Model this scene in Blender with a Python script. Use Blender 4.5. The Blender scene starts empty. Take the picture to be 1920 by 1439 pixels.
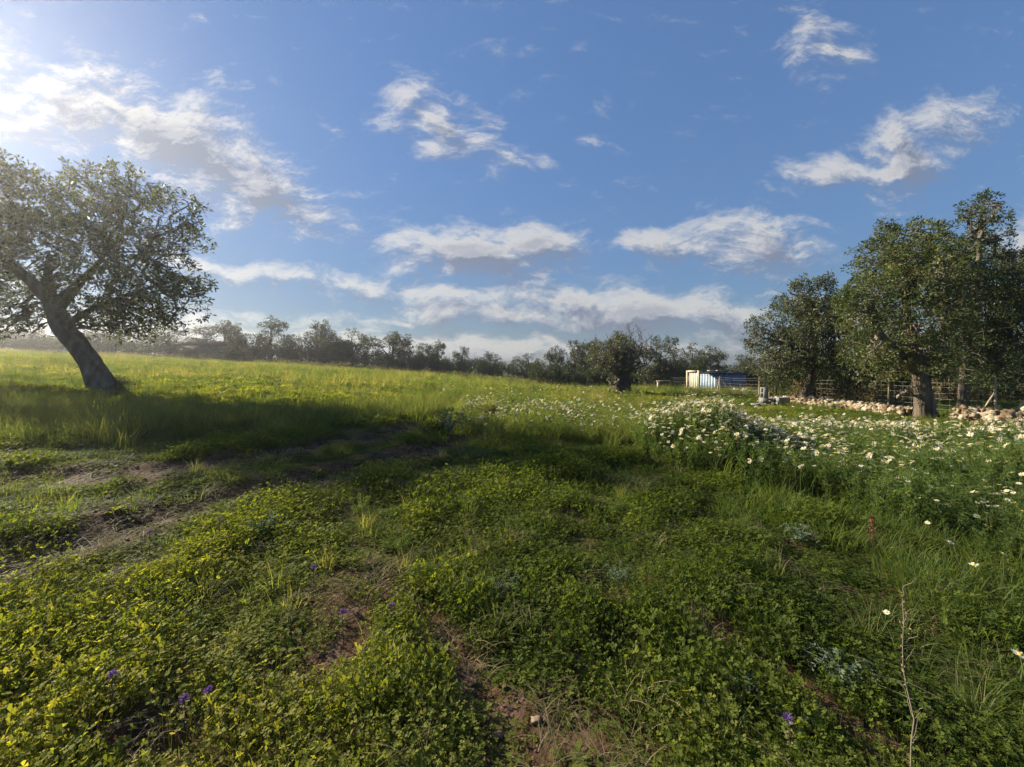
import bpy, math, random
import numpy as np
from math import radians, sin, cos, pi
random.seed(7)
rng = np.random.default_rng(11)
S = bpy.context.scene

# ------------------------------------------------------------------ camera, world, sun, exposure
F, CX, HY = 721.0, 960.0, 690.0            # focal length and horizon in photo pixels (1920 wide)
EYE = 1.6
SUN_AZ, SUN_EL = radians(-64), radians(26.5)  # azimuth from +Y (the view), towards -X is left
cam_d = bpy.data.cameras.new("camera"); cam = bpy.data.objects.new("camera", cam_d)
S.collection.objects.link(cam); S.camera = cam
cam_d.sensor_width = 36; cam_d.lens = F/1920*36
cam_d.shift_y = -(719.5-HY)/1920
cam_d.clip_start = 0.05; cam_d.clip_end = 12000
cam.location = (0, 0, EYE); cam.rotation_euler = (radians(90), 0, 0)

sd = bpy.data.lights.new("sun", 'SUN'); sd.energy = 5.0; sd.angle = radians(0.8); sd.color = (1.0, 0.885, 0.69)
so = bpy.data.objects.new("sun", sd); S.collection.objects.link(so)
from mathutils import Vector
SUN = Vector((sin(SUN_AZ)*cos(SUN_EL), cos(SUN_AZ)*cos(SUN_EL), sin(SUN_EL)))
so.rotation_euler = SUN.to_track_quat('Z', 'Y').to_euler(); so.location = SUN*50

S.view_settings.view_transform = 'Standard'; S.view_settings.look = 'None'
S.view_settings.exposure = 1.2; S.view_settings.gamma = 1.0

world = bpy.data.worlds.new("World"); S.world = world; world.use_nodes = True
def build_world():
    nt = world.node_tree; N = nt.nodes; L = nt.links; N.clear()
    # cloud density group: a direction on the sky (x/y, z/y) -> density
    g = bpy.data.node_groups.new("cloud_density", 'ShaderNodeTree')
    g.interface.new_socket("P", in_out='INPUT', socket_type='NodeSocketVector')
    g.interface.new_socket("D", in_out='OUTPUT', socket_type='NodeSocketFloat')
    gn, gl = g.nodes, g.links
    gi = gn.new('NodeGroupInput'); go = gn.new('NodeGroupOutput')
    def px(x, y): return ((x-CX)/F, (HY-y)/F)
    warp = gn.new('ShaderNodeTexNoise'); warp.inputs['Scale'].default_value = 4.5; warp.inputs['Detail'].default_value = 5
    gl.new(gi.outputs[0], warp.inputs['Vector'])
    w1 = gn.new('ShaderNodeVectorMath'); w1.operation = 'SUBTRACT'; w1.inputs[1].default_value = (.5, .5, .5)
    gl.new(warp.outputs['Color'], w1.inputs[0])
    w2 = gn.new('ShaderNodeVectorMath'); w2.operation = 'SCALE'; w2.inputs['Scale'].default_value = 0.13
    gl.new(w1.outputs[0], w2.inputs[0])
    w3 = gn.new('ShaderNodeVectorMath'); w3.operation = 'ADD'
    gl.new(gi.outputs[0], w3.inputs[0]); gl.new(w2.outputs[0], w3.inputs[1])
    blobs = [  # px, py, half length, half width, downward slope in degrees, strength
        (120, 190, 230, 50, 24, .95), (330, 262, 270, 70, 29, 1.1), (480, 335, 200, 52, 33, 1.0), (600, 400, 110, 26, 20, .85), (530, 375, 150, 22, 28, .9), (230, 200, 200, 22, 32, .85),
        (420, 165, 70, 18, 30, .55), (30, 215, 120, 40, 20, .8), (-150, 130, 260, 80, 15, .9),
        (760, 190, 60, 55, 30, .75), (830, 235, 130, 42, 38, .85), (940, 295, 90, 24, 14, .75), (905, 215, 50, 22, 30, .6), (1010, 300, 50, 15, 5, .5),
        (1545, 95, 85, 42, 5, .8),
        (1560, 325, 120, 28, -14, .8), (1690, 290, 90, 62, -8, 1.0), (1770, 240, 120, 36, -16, .9), (1700, 345, 80, 30, 0, .6),
        (890, 478, 200, 40, 3, 1.15), (1010, 455, 105, 30, -2, 1.0), (770, 480, 90, 18, 0, .8), (1020, 520, 60, 32, -10, .85), (920, 510, 130, 28, 5, .8),
        (1240, 455, 120, 32, 2, .85), (1400, 462, 150, 48, 4, 1.0), (1480, 495, 60, 38, 20, .7),
        (480, 510, 240, 17, 9, .85), (660, 535, 150, 18, 9, .8), (850, 560, 220, 18, 6, .85), (1090, 568, 260, 20, 4, .9), (1310, 585, 110, 30, -3, 1.0),
        (1180, 592, 340, 38, 3, 1.1), (900, 585, 260, 24, 5, .9), (1430, 552, 50, 11, 0, .6), (1375, 605, 60, 20, 0, .7),
        (700, 600, 420, 12, 3, .55), (500, 605, 300, 12, 2, .5), (200, 600, 300, 22, 1, .55), (1000, 620, 300, 20, 4, .5), 
        (1925, 455, 70, 42, -20, .95), (1900, 560, 120, 30, 0, .8), (1600, 590, 160, 26, 0, .6), (1100, 262, 30, 16, 0, .45), (1060, 340, 40, 12, 10, .35),
        (1500, 20, 60, 12, 0, .35), (240, 105, 90, 14, 35, .35), (620, 235, 60, 14, 40, .35),
        (1000, 655, 900, 34, 1, .9), (300, 645, 500, 44, 0, .95), (1700, 650, 500, 40, 0, .85), (1180, 560, 200, 20, 4, .7),
        # beyond the frame
        (2300, 420, 300, 70, -5, .9), (2500, 200, 250, 60, 10, .8), (-700, 300, 400, 90, 10, .8), (800, -300, 500, 90, 15, .7),
    ]
    last = None
    for (x, y, a, b, sl, st) in blobs:
        m = gn.new('ShaderNodeMapping'); m.vector_type = 'TEXTURE'
        u, v = px(x, y)
        m.inputs['Location'].default_value = (u, v, 0)
        m.inputs['Rotation'].default_value = (0, 0, -radians(sl))
        m.inputs['Scale'].default_value = (a/F*1.5, b/F*2.1, 1e3)
        gl.new(w3.outputs[0], m.inputs['Vector'])
        ln = gn.new('ShaderNodeVectorMath'); ln.operation = 'LENGTH'; gl.new(m.outputs[0], ln.inputs[0])
        mr = gn.new('ShaderNodeMapRange'); mr.inputs['From Min'].default_value = 0.0; mr.inputs['From Max'].default_value = 1.0
        mr.inputs['To Min'].default_value = st*1.18; mr.inputs['To Max'].default_value = 0
        gl.new(ln.outputs['Value'], mr.inputs['Value'])
        if last is None: last = mr.outputs[0]
        else:
            mx = gn.new('ShaderNodeMath'); mx.operation = 'SMOOTH_MAX'; mx.inputs[2].default_value = .12
            gl.new(last, mx.inputs[0]); gl.new(mr.outputs[0], mx.inputs[1]); last = mx.outputs[0]
    # fibrous fbm, stretched along the wind (down to the right)
    mp = gn.new('ShaderNodeMapping'); mp.inputs['Rotation'].default_value = (0, 0, radians(24)); mp.inputs['Scale'].default_value = (.62, 1.5, 1)
    gl.new(w3.outputs[0], mp.inputs['Vector'])
    fb = gn.new('ShaderNodeTexNoise'); fb.inputs['Scale'].default_value = 13; fb.inputs['Detail'].default_value = 9; fb.inputs['Roughness'].default_value = .68
    gl.new(mp.outputs[0], fb.inputs['Vector'])
    s1 = gn.new('ShaderNodeMath'); s1.operation = 'MULTIPLY_ADD'; s1.inputs[1].default_value = 2.0; s1.inputs[2].default_value = -1.36
    gl.new(fb.outputs['Fac'], s1.inputs[0])
    s2 = gn.new('ShaderNodeMath'); s2.operation = 'ADD'; gl.new(s1.outputs[0], s2.inputs[0]); gl.new(last, s2.inputs[1])
    gl.new(s2.outputs[0], go.inputs[0])

    tc = N.new('ShaderNodeTexCoord'); sp = N.new('ShaderNodeSeparateXYZ'); L.new(tc.outputs['Generated'], sp.inputs[0])
    def M(op, a, b=None, c=None, clamp=False):
        n = N.new('ShaderNodeMath'); n.operation = op; n.use_clamp = clamp
        for i, q in enumerate((a, b, c)):
            if q is None: continue
            if isinstance(q, (int, float)): n.inputs[i].default_value = q
            else: L.new(q, n.inputs[i])
        return n.outputs[0]
    yy = M('MAXIMUM', sp.outputs[1], 0.08)
    u = M('DIVIDE', sp.outputs[0], yy); v = M('DIVIDE', sp.outputs[2], yy)
    cb = N.new('ShaderNodeCombineXYZ'); L.new(u, cb.inputs[0]); L.new(v, cb.inputs[1])
    g1 = N.new('ShaderNodeGroup'); g1.node_tree = g; L.new(cb.outputs[0], g1.inputs[0])
    of = N.new('ShaderNodeVectorMath'); of.operation = 'ADD'; of.inputs[1].default_value = (-.03, .034, 0); L.new(cb.outputs[0], of.inputs[0])
    g2 = N.new('ShaderNodeGroup'); g2.node_tree = g; L.new(of.outputs[0], g2.inputs[0])
    def ramp(val, a, b, t0=0., t1=1., smooth=True):
        r = N.new('ShaderNodeMapRange'); r.interpolation_type = 'SMOOTHSTEP' if smooth else 'LINEAR'
        r.inputs['From Min'].default_value = a; r.inputs['From Max'].default_value = b
        r.inputs['To Min'].default_value = t0; r.inputs['To Max'].default_value = t1
        L.new(val, r.inputs['Value']); return r.outputs[0]
    dens = ramp(g1.outputs[0], -.15, .8, 0, .93)
    front = ramp(sp.outputs[1], .1, .25)
    up = ramp(sp.outputs[2], 0.0, .02)
    dens = M('MULTIPLY', M('MULTIPLY', dens, front), up)
    # lit where there is less cloud towards the sun; greyer where thick
    dd = M('SUBTRACT', g1.outputs[0], g2.outputs[0])
    lit = ramp(dd, -.22, .30, 0, 1, False)
    thick = ramp(g1.outputs[0], .3, 1.05, 0, .62)
    lit = M('SUBTRACT', lit, thick, clamp=True)
    cr = N.new('ShaderNodeValToRGB'); e = cr.color_ramp.elements
    e[0].position = 0; e[0].color = (.27, .31, .41, 1); e[1].position = 1; e[1].color = (1.0, .95, .86, 1)
    m_ = e.new(.45); m_.color = (.55, .57, .63, 1)
    L.new(lit, cr.inputs[0])
    # closeness to the sun brightens the cloud (forward scattering)
    dp = N.new('ShaderNodeVectorMath'); dp.operation = 'DOT_PRODUCT'; dp.inputs[1].default_value = tuple(SUN); L.new(tc.outputs['Generated'], dp.inputs[0])
    near = ramp(dp.outputs['Value'], .45, 1.0, .37, .43, False)
    bgc = N.new('ShaderNodeBackground'); L.new(cr.outputs[0], bgc.inputs[0]); L.new(near, bgc.inputs[1])
    sky = N.new('ShaderNodeTexSky'); sky.sky_type = 'NISHITA'; sky.sun_disc = False
    sky.sun_elevation = SUN_EL; sky.sun_rotation = SUN_AZ; sky.altitude = 60
    sky.air_density = 1.0; sky.dust_density = .0; sky.ozone_density = 3.0
    bgs = N.new('ShaderNodeBackground'); bgs.inputs[1].default_value = .14
    tn = N.new('ShaderNodeMix'); tn.data_type = 'RGBA'; tn.blend_type = 'MULTIPLY'; tn.inputs[0].default_value = 1; tn.inputs[7].default_value = (.92, 1.0, 1.1, 1)
    L.new(sky.outputs[0], tn.inputs[6])
    bw = N.new('ShaderNodeRGBToBW'); L.new(tn.outputs[2], bw.inputs[0])
    kk = M('DIVIDE', 1.0, M('MULTIPLY_ADD', bw.outputs[0], .75, 1.0))      # soft shoulder close to the sun
    sc = N.new('ShaderNodeVectorMath'); sc.operation = 'SCALE'; L.new(tn.outputs[2], sc.inputs[0]); L.new(kk, sc.inputs['Scale']); L.new(sc.outputs[0], bgs.inputs[0])
    mix = N.new('ShaderNodeMixShader'); L.new(dens, mix.inputs[0]); L.new(bgs.outputs[0], mix.inputs[1]); L.new(bgc.outputs[0], mix.inputs[2])
    out = N.new('ShaderNodeOutputWorld'); L.new(mix.outputs[0], out.inputs['Surface'])
build_world()

# ------------------------------------------------------------------ helpers
COL = S.collection
def tag(o, label=None, cat=None, group=None, kind=None):
    if label: o['label'] = label
    if cat: o['category'] = cat
    if group: o['group'] = group
    if kind: o['kind'] = kind
    return o
def empty(name, loc=(0, 0, 0), rz=0, **k):
    o = bpy.data.objects.new(name, None); COL.objects.link(o); o.location = loc; o.rotation_euler = (0, 0, rz)
    o.empty_display_size = .2
    return tag(o, **k)
def mesh(name, parts, mats, smooth=False):
    """parts: list of (V, F, var, material index); F is an int array (n,3) or (n,4)"""
    V = np.concatenate([np.asarray(p[0], float).reshape(-1, 3) for p in parts]); off = 0
    loops, tot, mi, var = [], [], [], []
    for p in parts:
        n = len(np.asarray(p[0]).reshape(-1, 3)); f = np.asarray(p[1], int)
        loops.append((f+off).ravel()); tot.append(np.full(len(f), f.shape[1])); mi.append(np.full(len(f), p[3] if len(p) > 3 else 0))
        v = p[2] if len(p) > 2 and p[2] is not None else 0.5
        var.append(np.broadcast_to(np.asarray(v, float), (n,)) if np.ndim(v) < 2 else v)
        off += n
    loops = np.concatenate(loops); tot = np.concatenate(tot); mi = np.concatenate(mi); var = np.concatenate(var)
    me = bpy.data.meshes.new(name); me.vertices.add(len(V)); me.vertices.foreach_set('co', V.astype('f').ravel())
    me.loops.add(len(loops)); me.loops.foreach_set('vertex_index', loops.astype('i'))
    me.polygons.add(len(tot)); st = np.concatenate([[0], np.cumsum(tot)[:-1]])
    me.polygons.foreach_set('loop_start', st.astype('i')); me.polygons.foreach_set('loop_total', tot.astype('i'))
    for m in (mats if isinstance(mats, (list, tuple)) else [mats]): me.materials.append(m)
    me.polygons.foreach_set('material_index', mi.astype('i'))
    if smooth: me.polygons.foreach_set('use_smooth', np.ones(len(tot), bool))
    me.update(calc_edges=True)
    a = me.attributes.new('var', 'FLOAT', 'POINT'); a.data.foreach_set('value', var.astype('f'))
    return me
def obj(name, me, parent=None, loc=None, **k):
    o = bpy.data.objects.new(name, me); COL.objects.link(o)
    if parent: o.parent = parent
    if loc is not None: o.location = loc
    return tag(o, **k)
def nrm(a): return a/np.maximum(np.linalg.norm(a, axis=-1, keepdims=True), 1e-9)
def rdir(n, up=0.0, r=None):
    d = (r or rng).normal(size=(n, 3)); d = nrm(d); d[:, 2] += up; return nrm(d)
def leaves(P, D, L, W, r=None, fold=.15):
    """folded rhombic leaves, four corners each"""
    r = r or rng; n = len(P); D = nrm(D)
    s = nrm(np.cross(D, nrm(r.normal(size=(n, 3))+np.array([0, 0, .6])))); nn = np.cross(s, D)
    L = np.broadcast_to(L, (n,))[:, None]; W = np.broadcast_to(W, (n,))[:, None]
    V = np.stack([P, P+D*L*.55+s*W*.5+nn*W*fold, P+D*L, P+D*L*.55-s*W*.5+nn*W*fold], 1)
    return V.reshape(-1, 3), np.arange(4*n).reshape(n, 4)
def blades(P, phi, H, bend, W, seg=3, r=None):
    r = r or rng; n = len(P); H = np.broadcast_to(H, (n,)); bend = np.broadcast_to(bend, (n,)); W = np.broadcast_to(W, (n,))
    d = np.stack([np.cos(phi), np.sin(phi), 0*phi], 1); s = np.stack([-np.sin(phi+r.normal(size=n)*.5), np.cos(phi), 0*phi], 1)
    V = []
    for k in range(seg+1):
        t = k/seg; a = bend*t
        c = P + d*(H*t*np.sin(a))[:, None]; c = c+np.stack([0*H, 0*H, H*t*np.cos(a*.9)], 1)
        w = (W*(1-t**1.6)*.5+.0004)[:, None]
        V += [c-s*w, c+s*w]
    V = np.stack(V, 1).reshape(-1, 3); b = (np.arange(n)*(2*(seg+1)))[:, None]
    Fs = np.concatenate([np.concatenate([b+2*k, b+2*k+1, b+2*k+3, b+2*k+2], 1) for k in range(seg)])
    return V, Fs
def tubes(paths, radii, sides=5):
    """paths (n,K,3), radii (n,K)"""
    paths = np.asarray(paths, float); radii = np.asarray(radii, float); n, K, _ = paths.shape
    t = nrm(np.gradient(paths, axis=1)); ref = np.where(np.abs(t[:, :1, 2:3]) > .8, np.array([1., 0, 0]), np.array([0, 0, 1.]))
    a = nrm(np.cross(t, ref)); b = np.cross(t, a)
    th = np.arange(sides)/sides*2*pi
    V = paths[:, :, None]+radii[:, :, None, None]*(a[:, :, None]*np.cos(th)[:, None]+b[:, :, None]*np.sin(th)[:, None])
    base = (np.arange(n)*K*sides)[:, None, None]; k = np.arange(K-1)[None, :, None]*sides; j = np.arange(sides)[None, None, :]; j2 = (j+1) % sides
    Fq = np.stack([base+k+j, base+k+j2, base+k+sides+j2, base+k+sides+j], -1).reshape(-1, 4)
    return V.reshape(-1, 3), Fq
def box(x0, x1, y0, y1, z0, z1):
    V = np.array([[x, y, z] for z in (z0, z1) for x, y in ((x0, y0), (x1, y0), (x1, y1), (x0, y1))], float)
    return V, np.array([[0, 3, 2, 1], [4, 5, 6, 7], [0, 1, 5, 4], [1, 2, 6, 5], [2, 3, 7, 6], [3, 0, 4, 7]])
def hash2(ix, iy, s):
    h = np.sin(ix*127.1+iy*311.7+s*74.7)*43758.5453; return h-np.floor(h)
def vnoise(x, y, s=0):
    x = np.asarray(x, float); y = np.asarray(y, float); ix, iy = np.floor(x), np.floor(y); fx, fy = x-ix, y-iy
    fx = fx*fx*(3-2*fx); fy = fy*fy*(3-2*fy)
    a, b, c, d = hash2(ix, iy, s), hash2(ix+1, iy, s), hash2(ix, iy+1, s), hash2(ix+1, iy+1, s)
    return (a*(1-fx)+b*fx)*(1-fy)+(c*(1-fx)+d*fx)*fy
def fbm(x, y, s=0, o=4):
    t = 0; a = .5; n = 0
    for k in range(o): t = t+a*vnoise(x*2**k, y*2**k, s+k*3.3); n += a; a *= .5
    return t/n
def sstep(x, a, b): t = np.clip((x-a)/(b-a), 0, 1); return t*t*(3-2*t)
def seg_dist(x, y, pts, lobe=False):
    d = np.full(np.shape(x), 1e9)
    for (ax, ay), (bx, by) in zip(pts[:-1], pts[1:]):
        dx, dy = bx-ax, by-ay; t = np.clip(((x-ax)*dx+(y-ay)*dy)/(dx*dx+dy*dy), 0, 1)
        d = np.minimum(d, np.hypot(x-ax-t*dx, y-ay-t*dy))
    return d

# ------------------------------------------------------------------ terrain
TRACKS = [[(-7.5, .4), (-3.66, 2.75), (-3.3, 3.9), (-2.56, 4.6), (-1.94, 5.4), (-1.0, 7.2), (.2, 10.5), (2.5, 16), (7, 22)],
          [(-11, 2.2), (-5.9, 4.4), (-4.5, 4.9), (-3.7, 5.8), (-2.6, 7.2), (-1.3, 10.5), (.9, 16), (5.5, 23)]]
def macro(x, y):
    s = np.maximum(-(x-5), 0); f = np.maximum(y, 0)/(np.maximum(y, 0)+16)
    h = 8.3*(1-np.exp(-s/68))*f - .6*sstep(y, 12, 48)
    return h
def height(x, y, fine=True):
    x = np.asarray(x, float); y = np.asarray(y, float)
    r = np.hypot(x, y); h = macro(x, y)
    h = h+(fbm(x*.16, y*.16, 5, 3)-.5)*.34*sstep(r, 3, 14)
    for T in TRACKS:
        d = seg_dist(x, y, T); h = h-.075*np.exp(-(d/.24)**2)+.03*np.exp(-((d-.45)/.2)**2)
    if fine: h = h+(fbm(x*1.7, y*1.7, 9, 4)-.5)*.13*np.exp(-r/60)
    return h
H00 = float(height(0, 0)); cam.location.z = EYE
def hgt(x, y): return float(height(x, y))
def W(px, py, d):                                  # a photo pixel at depth d
    return np.array([(px-CX)/F*d, d, EYE+(HY-py)/F*d])
def G(px, py):                                     # where a photo pixel meets the ground
    u = (px-CX)/F; k = (HY-py)/F; y = .6
    while y < 200:
        if EYE+k*y < float(height(u*y, y)): break
        y *= 1.01
    return u*y, y
SOIL = [[(740, 1110), (800, 1180), (870, 1240), (960, 1330), (1040, 1439)], [(1290, 1170), (1380, 1230), (1500, 1290), (1580, 1350), (1680, 1439)],
        [(560, 1120), (620, 1150)], [(1250, 1000), (1330, 1020)], [(1150, 1210), (1200, 1240)], [(240, 1439), (330, 1400)], [(470, 1260), (560, 1290)]]
SOILW = [[G(*p) for p in s] for s in SOIL]; SW = [.11, .09, .08, .1, .07, .09, .07]
def track_m(x, y):
    d = np.minimum(seg_dist(x, y, TRACKS[0]), seg_dist(x, y, TRACKS[1]))
    w = .44+.24*(fbm(x*1.1, y*1.1, 21, 3)-.5)
    return np.clip(1-sstep(d, w*.5, w*1.7), 0, 1)
def soil_m(x, y):
    m = np.zeros(np.shape(x))
    for s, w in zip(SOILW, SW):
        d = seg_dist(x, y, s)+(fbm(x*4, y*4, 31, 3)-.5)*.22; m = np.maximum(m, 1-sstep(d, w*.5, w*1.6))
    r = np.hypot(x, y)
    m = np.maximum(m, sstep(fbm(x*1.9, y*1.9, 77, 4), .56, .66)*(r < 9)*.8)
    return m

# ------------------------------------------------------------------ materials
def nodes(m): m.use_nodes = True; nt = m.node_tree; nt.nodes.clear(); return nt, nt.nodes, nt.links
def leaf_mat(name, cols, trans=.45, tcol=None, rough=.65, spec=.1, inst=False, nscale=0):
    """cols: list of (pos, rgb) indexed by per-leaf variation (+ per-instance tint)"""
    m = bpy.data.materials.new(name); nt, N, L = nodes(m)
    at = N.new('ShaderNodeAttribute'); at.attribute_name = 'var'; fac = at.outputs['Fac']
    if inst:
        ti = N.new('ShaderNodeAttribute'); ti.attribute_type = 'INSTANCER'; ti.attribute_name = 'tint'
        a = N.new('ShaderNodeMath'); a.operation = 'MULTIPLY_ADD'; a.inputs[1].default_value = .45; L.new(fac, a.inputs[0]); L.new(ti.outputs['Fac'], a.inputs[2])
        b = N.new('ShaderNodeMath'); b.operation = 'SUBTRACT'; b.inputs[1].default_value = .225; L.new(a.outputs[0], b.inputs[0]); fac = b.outputs[0]
    cr = N.new('ShaderNodeValToRGB'); e = cr.color_ramp.elements
    e[0].position, e[0].color = cols[0][0], (*cols[0][1], 1); e[1].position, e[1].color = cols[-1][0], (*cols[-1][1], 1)
    for p, c in cols[1:-1]: q = e.new(p); q.color = (*c, 1)
    L.new(fac, cr.inputs[0])
    pr = N.new('ShaderNodeBsdfPrincipled'); pr.inputs['Roughness'].default_value = rough; pr.inputs['Specular IOR Level'].default_value = spec
    L.new(cr.outputs[0], pr.inputs['Base Color'])
    tr = N.new('ShaderNodeBsdfTranslucent'); mu = N.new('ShaderNodeMix'); mu.data_type = 'RGBA'; mu.blend_type = 'MULTIPLY'; mu.inputs[0].default_value = 1
    mu.inputs[7].default_value = (*(tcol or (2.0, 2.0, .7)), 1); L.new(cr.outputs[0], mu.inputs[6]); L.new(mu.outputs[2], tr.inputs[0])
    mx = N.new('ShaderNodeMixShader'); mx.inputs[0].default_value = trans; L.new(pr.outputs[0], mx.inputs[1]); L.new(tr.outputs[0], mx.inputs[2])
    o = N.new('ShaderNodeOutputMaterial'); L.new(mx.outputs[0], o.inputs[0]); return m
def noise_mat(name, cols, scale=5, detail=6, rough=.85, bump=.3, bscale=None, stretch=(1, 1, 1), spec=.2, coord='Object', bdist=.02):
    m = bpy.data.materials.new(name); nt, N, L = nodes(m)
    tc = N.new('ShaderNodeTexCoord'); mp = N.new('ShaderNodeMapping'); mp.inputs['Scale'].default_value = stretch; L.new(tc.outputs[coord], mp.inputs[0])
    n = N.new('ShaderNodeTexNoise'); n.inputs['Scale'].default_value = scale; n.inputs['Detail'].default_value = detail; L.new(mp.outputs[0], n.inputs['Vector'])
    at = N.new('ShaderNodeAttribute'); at.attribute_name = 'var'
    ad = N.new('ShaderNodeMath'); ad.operation = 'MULTIPLY_ADD'; ad.inputs[1].default_value = .4; L.new(at.outputs['Fac'], ad.inputs[0])
    sb = N.new('ShaderNodeMath'); sb.operation = 'SUBTRACT'; sb.inputs[1].default_value = .2; L.new(n.outputs['Fac'], sb.inputs[0]); L.new(sb.outputs[0], ad.inputs[2])
    cr = N.new('ShaderNodeValToRGB'); e = cr.color_ramp.elements
    e[0].position, e[0].color = cols[0][0], (*cols[0][1], 1); e[1].position, e[1].color = cols[-1][0], (*cols[-1][1], 1)
    for p, c in cols[1:-1]: q = e.new(p); q.color = (*c, 1)
    L.new(ad.outputs[0], cr.inputs[0])
    pr = N.new('ShaderNodeBsdfPrincipled'); pr.inputs['Roughness'].default_value = rough; pr.inputs['Specular IOR Level'].default_value = spec; L.new(cr.outputs[0], pr.inputs['Base Color'])
    n2 = N.new('ShaderNodeTexNoise'); n2.inputs['Scale'].default_value = bscale or scale*3; n2.inputs['Detail'].default_value = 6; L.new(mp.outputs[0], n2.inputs['Vector'])
    bp = N.new('ShaderNodeBump'); bp.inputs['Strength'].default_value = bump; bp.inputs['Distance'].default_value = bdist; L.new(n2.outputs['Fac'], bp.inputs['Height']); L.new(bp.outputs[0], pr.inputs['Normal'])
    o = N.new('ShaderNodeOutputMaterial'); L.new(pr.outputs[0], o.inputs[0]); return m

m_clover = leaf_mat('clover_leaf', [(.0, (.036, .06, .013)), (.35, (.092, .128, .024)), (.7, (.175, .2, .036)), (.95, (.28, .26, .07))], .5, (2.0, 1.9, .5), inst=True)
m_grass = leaf_mat('grass_blade', [(.0, (.055, .09, .022)), (.5, (.11, .155, .038)), (.85, (.2, .21, .06)), (1, (.3, .27, .12))], .55, (1.85, 1.8, .55), inst=True, spec=.15)
m_tall = leaf_mat('tall_grass_blade', [(.0, (.07, .10, .035)), (.5, (.13, .165, .06)), (.8, (.23, .22, .09)), (1, (.36, .3, .16))], .55, (1.85, 1.75, .6), inst=True, spec=.15)
m_weed = leaf_mat('weed_leaf', [(.0, (.055, .095, .032)), (.5, (.11, .165, .055)), (.85, (.19, .23, .08)), (1, (.32, .28, .12))], .55, (1.9, 1.7, .6), inst=True)
m_straw = leaf_mat('dry_straw', [(.0, (.13, .10, .055)), (.5, (.23, .19, .10)), (1, (.4, .34, .2))], .2, (1.2, 1.1, .9), inst=True, rough=.6)
m_petal = leaf_mat('daisy_petal', [(.0, (.74, .7, .5)), (1, (.82, .8, .7))], .35, (1, 1, .9), rough=.6, spec=.2)
m_disc = leaf_mat('daisy_centre', [(.0, (.62, .4, .03)), (1, (.78, .55, .05))], .1, (1, 1, 1), rough=.8, spec=.1)
m_stem = leaf_mat('flower_stem', [(.0, (.06, .1, .03)), (1, (.11, .15, .045))], .2, (1.5, 1.4, .6))
m_purple = leaf_mat('purple_floret', [(.0, (.12, .06, .2)), (1, (.25, .14, .36))], .3, (1.3, 1.1, 1.4))
m_brownfl = leaf_mat('brown_floret', [(.0, (.14, .11, .06)), (1, (.3, .25, .13))], .2, (1.2, 1.1, .9))
m_silver = leaf_mat('grey_green_leaf', [(.0, (.07, .105, .06)), (1, (.15, .19, .125))], .3, (1.2, 1.3, .9))
m_carob = leaf_mat('carob_leaf', [(.0, (.024, .04, .016)), (.5, (.045, .065, .024)), (.85, (.085, .105, .032)), (1, (.15, .125, .05))], .34, (2.3, 1.95, .7), rough=.5, spec=.3)
m_olive = leaf_mat('olive_leaf', [(.0, (.035, .05, .024)), (.5, (.062, .08, .036)), (.85, (.12, .13, .06)), (1, (.2, .16, .08))], .25, (1.8, 1.6, .7), rough=.5, spec=.3)
m_lush = leaf_mat('brown_green_leaf', [(.0, (.035, .055, .018)), (.45, (.065, .09, .028)), (.8, (.12, .135, .042)), (1, (.2, .17, .07))], .28, (1.8, 1.6, .6), rough=.5, spec=.3)
m_far = leaf_mat('far_tree_leaf', [(.0, (.03, .042, .022)), (.5, (.05, .065, .032)), (1, (.105, .115, .05))], .22, (1.8, 1.7, .8), rough=.5, spec=.3)
m_bush = leaf_mat('shrub_leaf', [(.0, (.025, .04, .018)), (.5, (.045, .065, .026)), (1, (.1, .105, .042))], .2, (1.8, 1.7, .7))
m_brush = leaf_mat('dry_scrub_leaf', [(.0, (.09, .075, .045)), (.5, (.14, .12, .06)), (1, (.24, .2, .1))], .25, (1.5, 1.4, .8))
m_bark = noise_mat('bark', [(.2, (.05, .04, .03)), (.5, (.12, .1, .075)), (.8, (.24, .2, .155))], 6, 8, .9, .9, 14, (1, 1, .22), bdist=.05)
m_barkpale = noise_mat('pale_bark', [(.3, (.03, .024, .018)), (.46, (.10, .08, .058)), (.6, (.165, .135, .10)), (.8, (.29, .245, .18))], 7, 9, .95, 1.0, 12, (1, 1, .12), bdist=.12)
m_twig = noise_mat('bare_twig', [(.2, (.09, .075, .055)), (.8, (.22, .19, .14))], 9, 4, .9, .2)
m_stone = noise_mat('dry_wall_stone', [(.15, (.07, .047, .028)), (.36, (.18, .125, .075)), (.52, (.29, .235, .155)), (.8, (.46, .415, .32))], 9.0, 6, .9, .6, 14)
m_block = noise_mat('concrete_block', [(.2, (.17, .17, .16)), (.8, (.34, .34, .32))], 6, 6, .95, .5, 40)
m_wood = noise_mat('weathered_wood', [(.2, (.2, .145, .09)), (.5, (.36, .27, .18)), (.8, (.5, .41, .29))], 4, 6, .85, .35, 20, (4, 4, .4))
m_woodtan = noise_mat('tan_timber', [(.2, (.42, .33, .22)), (.8, (.62, .53, .39))], 3, 6, .8, .3, 14, (3, 3, .4))
m_wire = noise_mat('galvanised_wire', [(.2, (.22, .21, .2)), (.8, (.36, .34, .32))], 8, 2, .5, .0)
m_blue = noise_mat('blue_sheet_metal', [(.2, (.1, .1, .1)), (.36, (.08, .12, .17)), (.5, (.12, .19, .28)), (.8, (.17, .26, .37))], 1.6, 7, .5, .12, 9, (1, 1, .5), spec=.5)
m_pblue = noise_mat('pale_blue_sheet', [(.2, (.2, .17, .14)), (.36, (.3, .37, .43)), (.5, (.42, .52, .61)), (.85, (.56, .66, .74))], 1.6, 7, .5, .12, 9, (1, 1, .5), spec=.5)  # side wall sheet, a paler blue than the front wall
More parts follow.
